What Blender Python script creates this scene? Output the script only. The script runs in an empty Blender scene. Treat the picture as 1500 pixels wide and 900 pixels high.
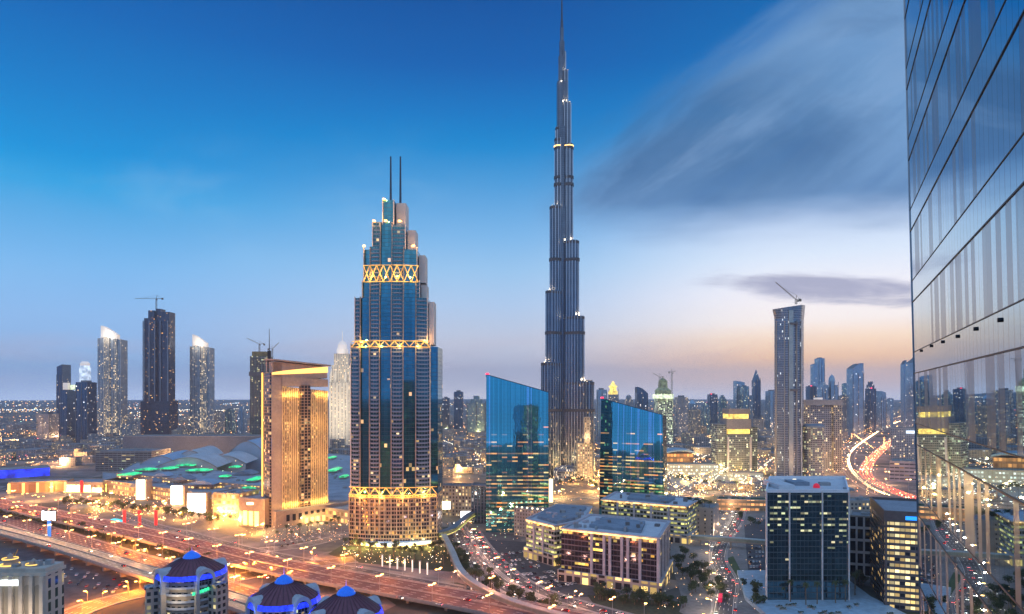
import bpy, math, random
from mathutils import Vector

R = math.radians
rnd = random.Random(11)
S = bpy.context.scene
COL = S.collection

# ------------------------------------------------------------------ camera
H = 142.0            # the photographer's window is 142 m above the street
F = 1000.0           # focal length in photo pixels (1500 px wide)
HOR = 578.0          # eye level in photo pixels
cam = bpy.data.cameras.new('camera')
cam.sensor_width = 36.0
cam.lens = 24.0
cam.shift_y = (HOR - 450.0) / 1500.0
cam.clip_start = 0.3
cam.clip_end = 200000.0
co = bpy.data.objects.new('camera', cam)
COL.objects.link(co)
co.location = (0, 0, H)
co.rotation_euler = (R(90), 0, 0)
S.camera = co


# ------------------------------------------------------------------ node helpers
def lin(c):
    if isinstance(c, str):
        c = c.lstrip('#')
        c = [int(c[i:i + 2], 16) / 255 for i in (0, 2, 4)]
        c = [x / 12.92 if x <= .04045 else ((x + .055) / 1.055) ** 2.4 for x in c]
    return (c[0], c[1], c[2], 1.0)


class N:
    """a node socket with arithmetic"""
    def __init__(self, t, s):
        self.t, self.s = t, s

    def op(self, o, *a):
        n = self.t.nodes.new('ShaderNodeMath')
        n.operation = o
        for k, x in enumerate((self,) + a):
            put(self.t, x, n.inputs[k])
        return N(self.t, n.outputs[0])

    def __add__(self, o): return self.op('ADD', o)
    def __sub__(self, o): return self.op('SUBTRACT', o)
    def __mul__(self, o): return self.op('MULTIPLY', o)
    def __truediv__(self, o): return self.op('DIVIDE', o)
    def __radd__(self, o): return self.op('ADD', o)
    def __rtruediv__(self, o):
        n = self.t.nodes.new('ShaderNodeMath')
        n.operation = 'DIVIDE'
        n.inputs[0].default_value = o
        put(self.t, self, n.inputs[1])
        return N(self.t, n.outputs[0])

    def __rmul__(self, o): return self.op('MULTIPLY', o)
    def __rsub__(self, o): return self.op('MULTIPLY', -1.0).op('ADD', o)
    def gt(self, o): return self.op('GREATER_THAN', o)
    def lt(self, o): return self.op('LESS_THAN', o)
    def floor(self): return self.op('FLOOR')
    def abs(self): return self.op('ABSOLUTE')


def put(t, x, sock):
    if isinstance(x, N):
        t.links.new(x.s, sock)
    else:
        sock.default_value = x


def smooth(t, x, a, b, lo=0.0, hi=1.0):
    n = t.nodes.new('ShaderNodeMapRange')
    n.interpolation_type = 'SMOOTHSTEP'
    put(t, x, n.inputs[0])
    for k, q in enumerate((a, b, lo, hi)):
        put(t, q, n.inputs[k + 1])
    return N(t, n.outputs[0])


def mixc(t, f, a, b):
    n = t.nodes.new('ShaderNodeMix')
    n.data_type = 'RGBA'
    put(t, f, n.inputs[0])
    put(t, a, n.inputs[6])
    put(t, b, n.inputs[7])
    return N(t, n.outputs[2])


def ramp(t, x, lo, hi, stops):
    n = t.nodes.new('ShaderNodeValToRGB')
    e = n.color_ramp.elements
    while len(e) < len(stops):
        e.new(0.5)
    for k, (p, c) in enumerate(stops):
        e[k].position = (p - lo) / (hi - lo)
        e[k].color = lin(c)
    put(t, (x - lo) / (hi - lo), n.inputs[0])
    return N(t, n.outputs[0])


def combine(t, x, y, z=0.0):
    n = t.nodes.new('ShaderNodeCombineXYZ')
    for k, q in enumerate((x, y, z)):
        put(t, q, n.inputs[k])
    return N(t, n.outputs[0])


def split(t, v):
    n = t.nodes.new('ShaderNodeSeparateXYZ')
    t.links.new(v.s, n.inputs[0])
    return [N(t, n.outputs[k]) for k in range(3)]


def noise_tex(t, vec, scale, detail=4.0, rough=.55, dist=0.0):
    n = t.nodes.new('ShaderNodeTexNoise')
    put(t, vec, n.inputs['Vector'])
    n.inputs['Scale'].default_value = scale
    n.inputs['Detail'].default_value = detail
    n.inputs['Roughness'].default_value = rough
    n.inputs['Distortion'].default_value = dist
    return N(t, n.outputs[0])


def white(t, vec):
    n = t.nodes.new('ShaderNodeTexWhiteNoise')
    n.noise_dimensions = '3D'
    put(t, vec, n.inputs[0])
    return N(t, n.outputs[0]), N(t, n.outputs[1])


# ------------------------------------------------------------------ dusk sky
W = bpy.data.worlds.new('World')
S.world = W
W.use_nodes = True
wt = W.node_tree
wt.nodes.clear()
tc = wt.nodes.new('ShaderNodeTexCoord')
dx, dy, dz = split(wt, N(wt, tc.outputs['Generated']))
ay = dy.abs().op('MAXIMUM', 0.15)
front = smooth(wt, dy, -.1, .35)
u = dx / ay
v = dz / ay
az_u = (dx * dx + dy * dy).op('SQRT')
el = dz / az_u.op('MAXIMUM', .05)
el_ = el.op('MAXIMUM', -.02)
blue = ramp(wt, el_, -.05, 1.2, [
    (-.02, '#9fb0d0'), (.01, '#9aafd4'), (.04, '#8fb2de'), (.10, '#88b4e4'), (.16, '#76b2e6'), (.225, '#56a8e2'), (.26, '#2ea2e2'),
    (.30, '#0c95de'), (.38, '#0084d4'), (.48, '#006ec2'), (.58, '#005cae'), (.85, '#0059a4'), (1.2, '#0a60ac')])
mid = ramp(wt, el_, -.05, 1.2, [
    (-.02, '#a6a8bc'), (.03, '#b2b4c8'), (.075, '#bcc2d4'), (.13, '#a8c2e2'), (.18, '#94bfe6'), (.23, '#7ab4e6'), (.31, '#4a9fdf'), (.36, '#1890da'),
    (.41, '#0080d0'), (.48, '#0068bc'), (.58, '#0059aa'), (.85, '#00559c'), (1.2, '#0858a4')])
warm = ramp(wt, el_, -.05, 1.2, [
    (-.02, '#a4a8c0'), (.0, '#adaec2'), (.022, '#d6b8ae'), (.05, '#f6c79e'), (.075, '#fbdcbf'), (.10, '#f6ebe6'), (.14, '#eeebf2'),
    (.19, '#d6e3f5'), (.245, '#b6cdee'), (.30, '#8ab6e6'), (.38, '#2f8ed4'), (.48, '#0a74c2'), (.58, '#0066b4'), (.85, '#005ca4'), (1.2, '#0a60ac')])
sky = mixc(wt, smooth(wt, u, -.62, -.05), blue, mid)
sky = mixc(wt, smooth(wt, u, -.02, .42) * front, sky, warm)
# a sheet of cloud coming in from the upper right: dark flat base, pale streaked top
q = u * .82 + v * .57
r_ = v * .82 - u * .57
wv = noise_tex(wt, combine(wt, q * 1.3, r_ * 5.0, .3), 1.6, 7.0, .55, .5)
wv2 = noise_tex(wt, combine(wt, u * 1.6, v * 3.4, 4.7), 2.2, 6.0, .55, .4)
wv3 = noise_tex(wt, combine(wt, u * 1.2, v * 9.0, 1.7), 2.4, 6.0, .6, .3)
wv4 = noise_tex(wt, combine(wt, q * 2.4, r_ * 9.0, 2.1), 2.0, 8.0, .6, .3)
edge = v - (u * .72 + .262) + (wv - .5) * .20 + (wv4 - .5) * .10
base_e = v - (.24 + (u - .3).op('MAXIMUM', 0.0) * .10) + (wv3 - .5) * .05 + (wv2 - .5) * .05
sheet_ = smooth(wt, edge, .06, -.06) * smooth(wt, base_e, -.03, .05) * smooth(wt, u, .015, .12) * front
lightness = smooth(wt, v + (wv - .5) * .20 + (u - .35) * .30, .36, .55)
ccol = mixc(wt, lightness, lin('#4a76a8'), lin('#7ba6d6'))
ccol = mixc(wt, smooth(wt, wv, .42, .7) * .35, ccol, lin('#88b0e0'))
ccol = mixc(wt, smooth(wt, wv2, .5, .7) * .45, ccol, lin('#456c9e'))
ccol = mixc(wt, smooth(wt, wv4, .5, .68) * .22, ccol, lin('#9dbde6'))
ccol = mixc(wt, smooth(wt, wv4, .48, .32) * .20, ccol, lin('#3f74b4'))
sky = mixc(wt, sheet_ * (smooth(wt, wv2 * .5 + wv * .5, .25, .55) * .35 + .6), sky, ccol)
# thin pale patches on the left and over the twin spires
left = smooth(wt, u, .02, -.2) * smooth(wt, v, .10, .22) * smooth(wt, v, .42, .26) * front
sky = mixc(wt, left * smooth(wt, wv2, .46, .72) * .4, sky, lin('#86bce8'))
# faint mauve streaks just above the horizon
low_ = smooth(wt, v, .0, .03) * smooth(wt, v, .12, .05) * front
sky = mixc(wt, low_ * smooth(wt, wv3, .45, .7) * .35, sky, lin('#b9adbd'))
# small grey bar of cloud
cu = (u - .46) / .19
cvv = (v - .158 + (u - .45) * .05) / .030
bar = smooth(wt, cu * cu + cvv * cvv + (wv3 - .5) * 3.2 + (wv - .5) * 1.2, 1.1, .2) * front
sky = mixc(wt, bar * .85, sky, mixc(wt, wv3, lin('#848db0'), lin('#a8a6bd')))
rear = ramp(wt, el, -.05, 1.2, [(-.05, '#5f98d6'), (.0, '#5a98da'), (.05, '#4795e2'), (.10, '#4a9ae6'), (.17, '#82b8f0'), (.28, '#c2d9f6'), (.5, '#b4d0f5'), (.8, '#9cc2f2'), (1.2, '#90bbee')])
rn = noise_tex(wt, combine(wt, u * .8, v * 2.2, 9.0), 2.0, 5.0, .55)
rear = mixc(wt, smooth(wt, rn, .4, .7) * smooth(wt, el, .05, .25) * .4, rear, lin('#e6ebf5'))
sky = mixc(wt, smooth(wt, dy, .12, -.3), sky, rear)
sky = mixc(wt, smooth(wt, el, .62, 1.3), sky, lin('#86b4ea'))
# the sky is a little brighter low down, where the dusty air takes some of its light
trans = (20000.0 / (1.0 + el.op('MAXIMUM', 0.0) * 27.0) * (-5.5e-5)).op('EXPONENT')
vm = wt.nodes.new('ShaderNodeVectorMath'); vm.operation = 'SUBTRACT'
vs_ = wt.nodes.new('ShaderNodeVectorMath'); vs_.operation = 'SCALE'
vs_.inputs[0].default_value = (.05, .09, .20)
put(wt, 1 - trans, vs_.inputs['Scale'])
put(wt, sky, vm.inputs[0])
wt.links.new(vs_.outputs[0], vm.inputs[1])
vq = wt.nodes.new('ShaderNodeVectorMath'); vq.operation = 'SCALE'
wt.links.new(vm.outputs[0], vq.inputs[0])
put(wt, (1.0 / trans) * (1.0 - smooth(wt, el, .12, .42, 0.0, .2) * front), vq.inputs['Scale'])
vx = wt.nodes.new('ShaderNodeVectorMath'); vx.operation = 'MAXIMUM'
wt.links.new(vq.outputs[0], vx.inputs[0])
vx.inputs[1].default_value = (0, 0, 0)
sky = N(wt, vx.outputs[0])
bg = wt.nodes.new('ShaderNodeBackground')
put(wt, sky, bg.inputs[0])
bg.inputs[1].default_value = 1.0
wo = wt.nodes.new('ShaderNodeOutputWorld')
wt.links.new(bg.outputs[0], wo.inputs[0])

# the sun has set: all daylight comes from the sky, brightest overhead and on the side behind the camera

S.view_settings.view_transform = 'Standard'
S.view_settings.look = 'None'
S.view_settings.exposure = 0.12
S.view_settings.gamma = 1.0
S.view_settings.use_curve_mapping = False
cy = S.cycles
cy.use_denoising = True
cy.max_bounces = 5
cy.diffuse_bounces = 2
cy.glossy_bounces = 4
cy.transmission_bounces = 2
cy.volume_bounces = 0
cy.transparent_max_bounces = 4
cy.sample_clamp_indirect = 4.0
cy.sample_clamp_direct = 0.0
cy.caustics_reflective = False
cy.caustics_refractive = False
cy.use_light_tree = True
S.render.film_transparent = False

HAZE_DENSITY = 5.5e-5


# ------------------------------------------------------------------ placing
def X(px, Y): return (px - 750.0) / F * Y
def Z(py, Y): return H - (py - HOR) / F * Y


def G(px, py, z=0.0):
    """the point of the ground (or of a deck at height z) seen at a photo pixel"""
    Y = (H - z) * F / (py - HOR)
    return (X(px, Y), Y)


# ------------------------------------------------------------------ materials
MATS = {}


def new_mat(name):
    m = bpy.data.materials.new(name)
    m.use_nodes = True
    t = m.node_tree
    return m, t, t.nodes['Principled BSDF']


def mat(name, color=(.5, .5, .5), rough=.7, metal=0.0, emit=None, es=0.0, var=.18, scale=.35, sample=True):
    if name in MATS:
        return MATS[name]
    m, t, b = new_mat(name)
    c = lin(color)
    if var:
        g = t.nodes.new('ShaderNodeNewGeometry')
        n = noise_tex(t, N(t, g.outputs['Position']), scale, 5.0, .6)
        n2 = noise_tex(t, N(t, g.outputs['Position']), scale * .12, 3.0, .5)
        k = smooth(t, n * .6 + n2 * .4, .3, .7, 1 - var, 1 + var)
        mm = t.nodes.new('ShaderNodeVectorMath')
        mm.operation = 'SCALE'
        mm.inputs[0].default_value = c[:3]
        t.links.new(k.s, mm.inputs['Scale'])
        t.links.new(mm.outputs[0], b.inputs['Base Color'])
    else:
        b.inputs['Base Color'].default_value = c
    b.inputs['Roughness'].default_value = rough
    b.inputs['Metallic'].default_value = metal
    if emit is not None:
        b.inputs['Emission Color'].default_value = lin(emit)
        b.inputs['Emission Strength'].default_value = es
        if var >= .3:          # a row of separate fittings never burns evenly
            g2 = t.nodes.new('ShaderNodeNewGeometry')
            n3 = noise_tex(t, N(t, g2.outputs['Position']), scale * 2.2, 3.0, .6)
            put(t, smooth(t, n3, .34, .66, es * .3, es * 1.5), b.inputs['Emission Strength'])
        if not sample:
            m.cycles.emission_sampling = 'NONE'
    MATS[name] = m
    return m


WARM, AMBER, COOL, GREENISH = (1.0, .62, .22), (1.0, .42, .08), (.85, .93, 1.0), (.85, 1.0, .55)


def facade(name, wall=(.3, .27, .24), glass=(.05, .12, .2), du=3.0, dv=3.6, a=.1, b=.2, c=.12, lit=.15, ca=WARM, cb=(1, .85, .5),
           e=1.6, metal=.75, grough=.06, wrough=.65, row=0.0, low=None, colvar=.25, sample=False, run=8.0, wmetal=0.0, slot=0.0):
    """a wall of windows: cell size du x dv metres; some of the rooms behind are lit"""
    if name in MATS:
        return MATS[name]
    m, t, bs = new_mat(name)
    uvn = t.nodes.new('ShaderNodeUVMap')
    U, V, _ = split(t, N(t, uvn.outputs[0]))
    oi = t.nodes.new('ShaderNodeObjectInfo')
    orn = N(t, oi.outputs['Random']) * 97.0
    uu, vv = U / du, V / dv
    iu, iv = uu.floor(), vv.floor()
    fu, fv = uu - iu, vv - iv
    win = fu.gt(a) * fu.lt(1 - a) * fv.gt(b) * fv.lt(1 - c)
    r1, rc = white(t, combine(t, iu, iv, orn))
    rr, _c = white(t, combine(t, (iu / run).floor() + 31.0, iv, orn + 5.0))
    rcol, _c = white(t, combine(t, iu, 7.0, orn))
    q1, q2, q3 = split(t, rc)
    pr = r1 * (1 - row) + rr * row
    L = lit
    if low:
        L = smooth(t, V, low[1], low[2], low[0], lit)
    on = win * pr.lt(L)
    if slot:                                   # a lamp strip under each ceiling
        on = on * fv.gt(slot)
    wn = noise_tex(t, combine(t, U * .05, V * .05, orn), 1.0, 4.0)
    wcol = mixc(t, smooth(t, wn, .3, .7), lin([x * .82 for x in wall]), lin([min(1, x * 1.15) for x in wall]))
    k = rcol * colvar + (q1 - .5) * (colvar * .6)
    gcol = mixc(t, k.op('MAXIMUM', 0.0), lin(glass), lin([min(1, x * 2.4 + .03) for x in glass]))
    put(t, mixc(t, win, wcol, gcol), bs.inputs['Base Color'])
    put(t, win * (metal - wmetal) + wmetal, bs.inputs['Metallic'])
    put(t, win * (grough - wrough) + wrough, bs.inputs['Roughness'])
    put(t, mixc(t, q2, lin(ca), lin(cb)), bs.inputs['Emission Color'])
    put(t, on * (q3 * q3 * 1.1 + .25) * e, bs.inputs['Emission Strength'])
    if not sample:
        m.cycles.emission_sampling = 'NONE'
    MATS[name] = m
    return m


# ------------------------------------------------------------------ mesh builder
def ccw(poly):
    a = sum(poly[i][0] * poly[(i + 1) % len(poly)][1] - poly[(i + 1) % len(poly)][0] * poly[i][1] for i in range(len(poly)))
    return list(poly) if a > 0 else list(poly)[::-1]


class MB:
    def __init__(self):
        self.v, self.f, self.uv, self.mi = [], [], [], []

    def face(self, pts, m=0, uvs=None):
        k = len(self.v)
        self.v += [tuple(q) for q in pts]
        self.f.append(tuple(range(k, k + len(pts))))
        self.uv.append(uvs if uvs else [(q[0], q[1]) for q in pts])
        self.mi.append(m)

    def prism(self, poly, z0, z1, ms=0, mt=0, top=None, bottom=False, u0=0.0, cap=True, skip=()):
        n = len(poly)
        flip = sum(poly[i][0] * poly[(i + 1) % n][1] - poly[(i + 1) % n][0] * poly[i][1] for i in range(n)) < 0
        if flip:
            poly = list(poly)[::-1]
            if top:
                top = list(top)[::-1]
            if not isinstance(z1, (int, float)):
                z1 = list(z1)[::-1]
        top = top or poly
        zt = [z1] * n if isinstance(z1, (int, float)) else list(z1)
        uc = u0
        for i in range(n):
            j = (i + 1) % n
            L = math.hypot(poly[j][0] - poly[i][0], poly[j][1] - poly[i][1])
            if i not in skip:
                self.face([(poly[i][0], poly[i][1], z0), (poly[j][0], poly[j][1], z0), (top[j][0], top[j][1], zt[j]), (top[i][0], top[i][1], zt[i])],
                          ms, [(uc, z0), (uc + L, z0), (uc + L, zt[j]), (uc, zt[i])])
            uc += L
        if cap:
            self.face([(top[i][0], top[i][1], zt[i]) for i in range(n)], mt)
        if bottom:
            self.face([(poly[i][0], poly[i][1], z0) for i in range(n)][::-1], mt)
        return self

    def box(self, cx, cy, z0, sx, sy, h, rot=0.0, ms=0, mt=None, bottom=False):
        c, s = math.cos(rot), math.sin(rot)
        pl = [(cx + x * c - y * s, cy + x * s + y * c) for x, y in ((-sx / 2, -sy / 2), (sx / 2, -sy / 2), (sx / 2, sy / 2), (-sx / 2, sy / 2))]
        return self.prism(pl, z0, z0 + h, ms, ms if mt is None else mt, bottom=bottom)

    def beam(self, p, q, w, m=0, w2=None, n=4):
        p, q = Vector(p), Vector(q)
        d = (q - p)
        if d.length < 1e-6:
            return self
        d.normalize()
        a = d.orthogonal().normalized() if abs(d.z) > .99 else d.cross(Vector((0, 0, 1))).normalized()
        b = d.cross(a)
        w2 = w if w2 is None else w2
        ra, rb = [], []
        for k in range(n):
            an = 2 * math.pi * (k + .5) / n
            o = a * math.cos(an) + b * math.sin(an)
            ra.append(p + o * w * .5 * 1.2)
            rb.append(q + o * w2 * .5 * 1.2)
        for k in range(n):
            j = (k + 1) % n
            self.face([ra[k], rb[k], rb[j], ra[j]][::-1], m)
        self.face(ra, m)
        self.face(rb[::-1], m)
        return self

    def lathe(self, cx, cy, prof, n=16, m=0, cap=True, ph=0.0, arc=(0, 2 * math.pi)):
        """prof: (radius, z) from the bottom up"""
        full = arc[1] - arc[0] > 6.28
        ang = [arc[0] + ph + (arc[1] - arc[0]) * k / n for k in range(n + (0 if full else 1))]
        for (r0, z0), (r1, z1) in zip(prof, prof[1:]):
            for k in range(n):
                a, b = ang[k], ang[(k + 1) % len(ang)]
                P = lambda r, t, z: (cx + r * math.cos(t), cy + r * math.sin(t), z)
                ua, ub = r0 * 2 * math.pi * k / n, r0 * 2 * math.pi * (k + 1) / n
                if r1 < 1e-4:
                    self.face([P(r0, a, z0), P(r0, b, z0), P(0, a, z1)], m, [(ua, z0), (ub, z0), (ua, z1)])
                elif r0 < 1e-4:
                    self.face([P(0, a, z0), P(r1, b, z1), P(r1, a, z1)], m)
                else:
                    self.face([P(r0, a, z0), P(r0, b, z0), P(r1, b, z1), P(r1, a, z1)], m, [(ua, z0), (ub, z0), (ub, z1), (ua, z1)])
        if cap and prof[-1][0] > 1e-4:
            r, z = prof[-1]
            self.face([(cx + r * math.cos(a), cy + r * math.sin(a), z) for a in ang], m)
        return self

    def build(self, name, mats, parent=None, smooth_=False):
        me = bpy.data.meshes.new(name)
        o = parent.location if parent is not None else Vector((0, 0, 0))
        if parent is not None and parent.parent is not None:
            o = o + parent.parent.location
        me.from_pydata([(x - o[0], y - o[1], z - o[2]) for x, y, z in self.v], [], self.f)
        ul = me.uv_layers.new(name='UVMap')
        ul.data.foreach_set('uv', [c for fu in self.uv for p_ in fu for c in p_])
        me.polygons.foreach_set('material_index', self.mi)
        if smooth_:
            me.polygons.foreach_set('use_smooth', [True] * len(me.polygons))
        for m in (mats if isinstance(mats, (list, tuple)) else [mats]):
            me.materials.append(m)
        ob = bpy.data.objects.new(name, me)
        COL.objects.link(ob)
        if parent is not None:
            ob.parent = parent
        return ob


def tag(o, label=None, cat=None, group=None, kind=None):
    for k, q in (('label', label), ('category', cat), ('group', group), ('kind', kind)):
        if q:
            o[k] = q
    return o


def thing(name, label, cat, loc=(0, 0, 0), group=None):
    o = bpy.data.objects.new(name, None)
    o.empty_display_size = .5
    COL.objects.link(o)
    o.location = loc
    return tag(o, label, cat, group)


def lamp(parent, loc, power, color=(1, .6, .25), size=.6, name='lamp_light'):
    l = bpy.data.lights.new(name, 'POINT')
    l.energy = power
    l.color = color
    l.shadow_soft_size = size
    o = bpy.data.objects.new(name, l)
    COL.objects.link(o)
    if parent is not None:
        o.parent = parent
        pl = Vector(parent.location)
        o.location = Vector(loc) - pl
    else:
        o.location = loc
    return o


def dup(root, loc, rotz=0.0, scale=1.0, label=None, group=None):
    r = root.copy()
    COL.objects.link(r)
    r.location = loc
    r.rotation_euler = (0, 0, rotz)
    r.scale = (scale,) * 3
    if label:
        r['label'] = label
    if group:
        r['group'] = group
    for ch in list(root.children):
        c = ch.copy()
        COL.objects.link(c)
        c.parent = r
        for g in ch.children:
            d = g.copy()
            COL.objects.link(d)
            d.parent = c
    return r


def rect(x0, x1, y0, y1):
    return [(x0, y0), (x1, y0), (x1, y1), (x0, y1)]


def shift_in(poly, d):
    cx = sum(q[0] for q in poly) / len(poly)
    cy_ = sum(q[1] for q in poly) / len(poly)
    out = []
    for x, y in poly:
        L = math.hypot(x - cx, y - cy_)
        out.append((x + (cx - x) * d / L, y + (cy_ - y) * d / L))
    return out


def along(pts, step, start=0.0):
    """points every step metres along a polyline, with heading"""
    out, d = [], start
    for a, b in zip(pts, pts[1:]):
        L = math.hypot(b[0] - a[0], b[1] - a[1])
        while d < L:
            t = d / L
            out.append((a[0] + (b[0] - a[0]) * t, a[1] + (b[1] - a[1]) * t, math.atan2(b[1] - a[1], b[0] - a[0])))
            d += step
        d -= L
    return out


def smooth_line(pts, n=6):
    out = []
    for i in range(len(pts) - 1):
        p0, p1, p2, p3 = pts[max(i - 1, 0)], pts[i], pts[i + 1], pts[min(i + 2, len(pts) - 1)]
        for k in range(n):
            t = k / n
            out.append(tuple(.5 * (2 * p1[j] + (p2[j] - p0[j]) * t + (2 * p0[j] - 5 * p1[j] + 4 * p2[j] - p3[j]) * t * t
                                   + (3 * p1[j] - p0[j] - 3 * p2[j] + p3[j]) * t ** 3) for j in (0, 1)))
    return out + [tuple(pts[-1])]


def offset_line(pts, d):
    out = []
    for i, q in enumerate(pts):
        a, b = pts[max(i - 1, 0)], pts[min(i + 1, len(pts) - 1)]
        L = math.hypot(b[0] - a[0], b[1] - a[1]) or 1
        out.append((q[0] - (b[1] - a[1]) / L * d, q[1] + (b[0] - a[0]) / L * d))
    return out


def ribbon(m, pts, w, z, mi=0, thick=0.0, off=0.0):
    l, r = offset_line(pts, off + w / 2), offset_line(pts, off - w / 2)
    s = 0.0
    for i in range(len(pts) - 1):
        L = math.hypot(pts[i + 1][0] - pts[i][0], pts[i + 1][1] - pts[i][1])
        m.face([(*r[i], z), (*r[i + 1], z), (*l[i + 1], z), (*l[i], z)], mi, [(0, s), (0, s + L), (w, s + L), (w, s)])
        if thick:
            for e, sg in ((l, 1), (r, -1)):
                q = [(*e[i], z), (*e[i + 1], z), (*e[i + 1], z - thick), (*e[i], z - thick)]
                m.face(q if sg < 0 else q[::-1], mi, [(-5, 0)] * 4)
            m.face([(*l[i], z - thick), (*l[i + 1], z - thick), (*r[i + 1], z - thick), (*r[i], z - thick)], mi, [(-5, 0)] * 4)
        s += L
    return m


# ------------------------------------------------------------------ the setting: ground and roads
def ground_mat():
    m, t, b = new_mat('ground')
    g = t.nodes.new('ShaderNodeNewGeometry')
    P_ = N(t, g.outputs['Position'])
    vo = t.nodes.new('ShaderNodeTexVoronoi')
    put(t, P_, vo.inputs['Vector'])
    vo.inputs['Scale'].default_value = .018
    r, g_, b_ = split(t, N(t, vo.outputs['Color']))
    n = noise_tex(t, P_, .004, 6.0, .6)
    n2 = noise_tex(t, P_, .05, 5.0, .65)
    c = mixc(t, smooth(t, r, .3, .7), lin((.13, .12, .12)), lin((.32, .27, .23)))
    c = mixc(t, smooth(t, g_, .62, .8), c, lin((.035, .05, .025)))
    c = mixc(t, smooth(t, n, .4, .65) * .6, c, lin((.38, .33, .29)))
    c = mixc(t, smooth(t, n2, .35, .7) * .55, c, lin((.05, .05, .055)))
    put(t, c, b.inputs['Base Color'])
    b.inputs['Roughness'].default_value = .9
    return m


def road_mat(name, base, w, lanes, mark=(.75, .72, .64)):
    m, t, b = new_mat(name)
    uvn = t.nodes.new('ShaderNodeUVMap')
    U, V, _ = split(t, N(t, uvn.outputs[0]))
    g = t.nodes.new('ShaderNodeNewGeometry')
    P_ = N(t, g.outputs['Position'])
    n = noise_tex(t, P_, .12, 5.0, .6)
    st = noise_tex(t, combine(t, U * 1.1, V * .02), 1.0, 3.0)
    lw = (w - 1.6) / lanes
    x = (U - .8) / lw
    ln = (x - x.op('ROUND')).abs().lt(.22 / lw)
    inner = U.gt(1.6) * U.lt(w - 1.6)
    dash = (V / 12.0 - (V / 12.0).floor()).lt(.4)
    inside = U.gt(-1.0)
    mk = ln * inside * (dash * inner + (1 - inner))
    k = n * .5 + st * .5
    c = mixc(t, smooth(t, k, .3, .7), lin([q * .7 for q in base]), lin([q * 1.25 for q in base]))
    c = mixc(t, mk.op('MINIMUM', 1.0) * .85, c, lin(mark))
    put(t, c, b.inputs['Base Color'])
    b.inputs['Roughness'].default_value = .7
    return m


def structure(name, mb, mats):
    return tag(mb.build(name, mats), kind='structure')


gm = MB()
ring = [(math.cos(2 * math.pi * k / 32), math.sin(2 * math.pi * k / 32)) for k in range(32)]
gm.face([(x * 3000, y * 3000 + 800, 0) for x, y in ring])
for k in range(32):
    j = (k + 1) % 32
    for r0, r1 in ((3000, 9000), (9000, 19300)):
        gm.face([(ring[k][0] * r0, ring[k][1] * r0 + 800, 0), (ring[k][0] * r1, ring[k][1] * r1 + 800, 0),
                 (ring[j][0] * r1, ring[j][1] * r1 + 800, 0), (ring[j][0] * r0, ring[j][1] * r0 + 800, 0)])
structure('ground', gm, ground_mat())

ASPH = (.085, .08, .08)
CONC = mat('pale_concrete', (.34, .31, .28), .8)
CONC_D = mat('dark_concrete', (.16, .15, .15), .85)
STEEL = mat('galvanised_steel', (.35, .36, .37), .45, .8, var=.08)
DARKMETAL = mat('dark_metal', (.05, .055, .06), .5, .6, var=.08)

A_LINE = smooth_line([G(px, py, 7) for px, py in ((-120, 712), (0, 738), (120, 763), (240, 789), (400, 828), (600, 864), (740, 890), (960, 935))])
B_LINE = smooth_line([G(px, py, 8) for px, py in ((-90, 755), (0, 776), (100, 803), (230, 843), (330, 876), (440, 912))])
A2_LINE = smooth_line([G(px, py) for px, py in ((262, 778), (330, 797), (420, 817), (560, 842), (700, 868), (860, 897), (1000, 925))])
C_LINE = smooth_line([G(px, py) for px, py in ((-90, 742), (0, 758), (100, 788), (230, 829), (330, 862), (440, 893), (560, 930))])
D_LINE = smooth_line([G(px, py) for px, py in ((40, 930), (130, 890), (215, 868), (330, 850), (420, 832), (520, 820))])
E_LINE = smooth_line([G(px, py) for px, py in ((668, 765), (682, 795), (700, 825), (738, 858), (800, 890), (860, 930))])
E2_LINE = smooth_line([G(px, py) for px, py in ((694, 780), (712, 806), (735, 830), (770, 856), (830, 880), (930, 908))])
K_LINE = smooth_line([G(px, py) for px, py in ((1055, 930), (1062, 880), (1066, 850), (1052, 820), (1058, 795), (1078, 765), (1085, 742))])
L_LINE = smooth_line([G(px, py) for px, py in ((560, 756), (660, 745), (760, 737), (900, 728), (1050, 722), (1160, 716), (1280, 712), (1420, 720))])
N_LINE = smooth_line([G(px, py) for px, py in ((380, 806), (440, 800), (500, 786), (560, 772))])
O_LINE = smooth_line([G(px, py) for px, py in ((1300, 726), (1272, 713), (1250, 694), (1242, 676), (1247, 661), (1270, 643), (1305, 622), (1345, 610), (1390, 602))])
O2_LINE = smooth_line([G(px, py) for px, py in ((1350, 735), (1300, 716), (1268, 697), (1272, 678), (1290, 660), (1312, 644), (1350, 628))])
Q_LINE = smooth_line([G(px, py) for px, py in ((-60, 668), (60, 672), (150, 662), (260, 640), (330, 628))])
MALL_LINE = smooth_line([G(px, py) for px, py in ((-40, 722), (30, 716), (90, 722), (140, 738), (220, 768), (270, 780))])
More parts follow.
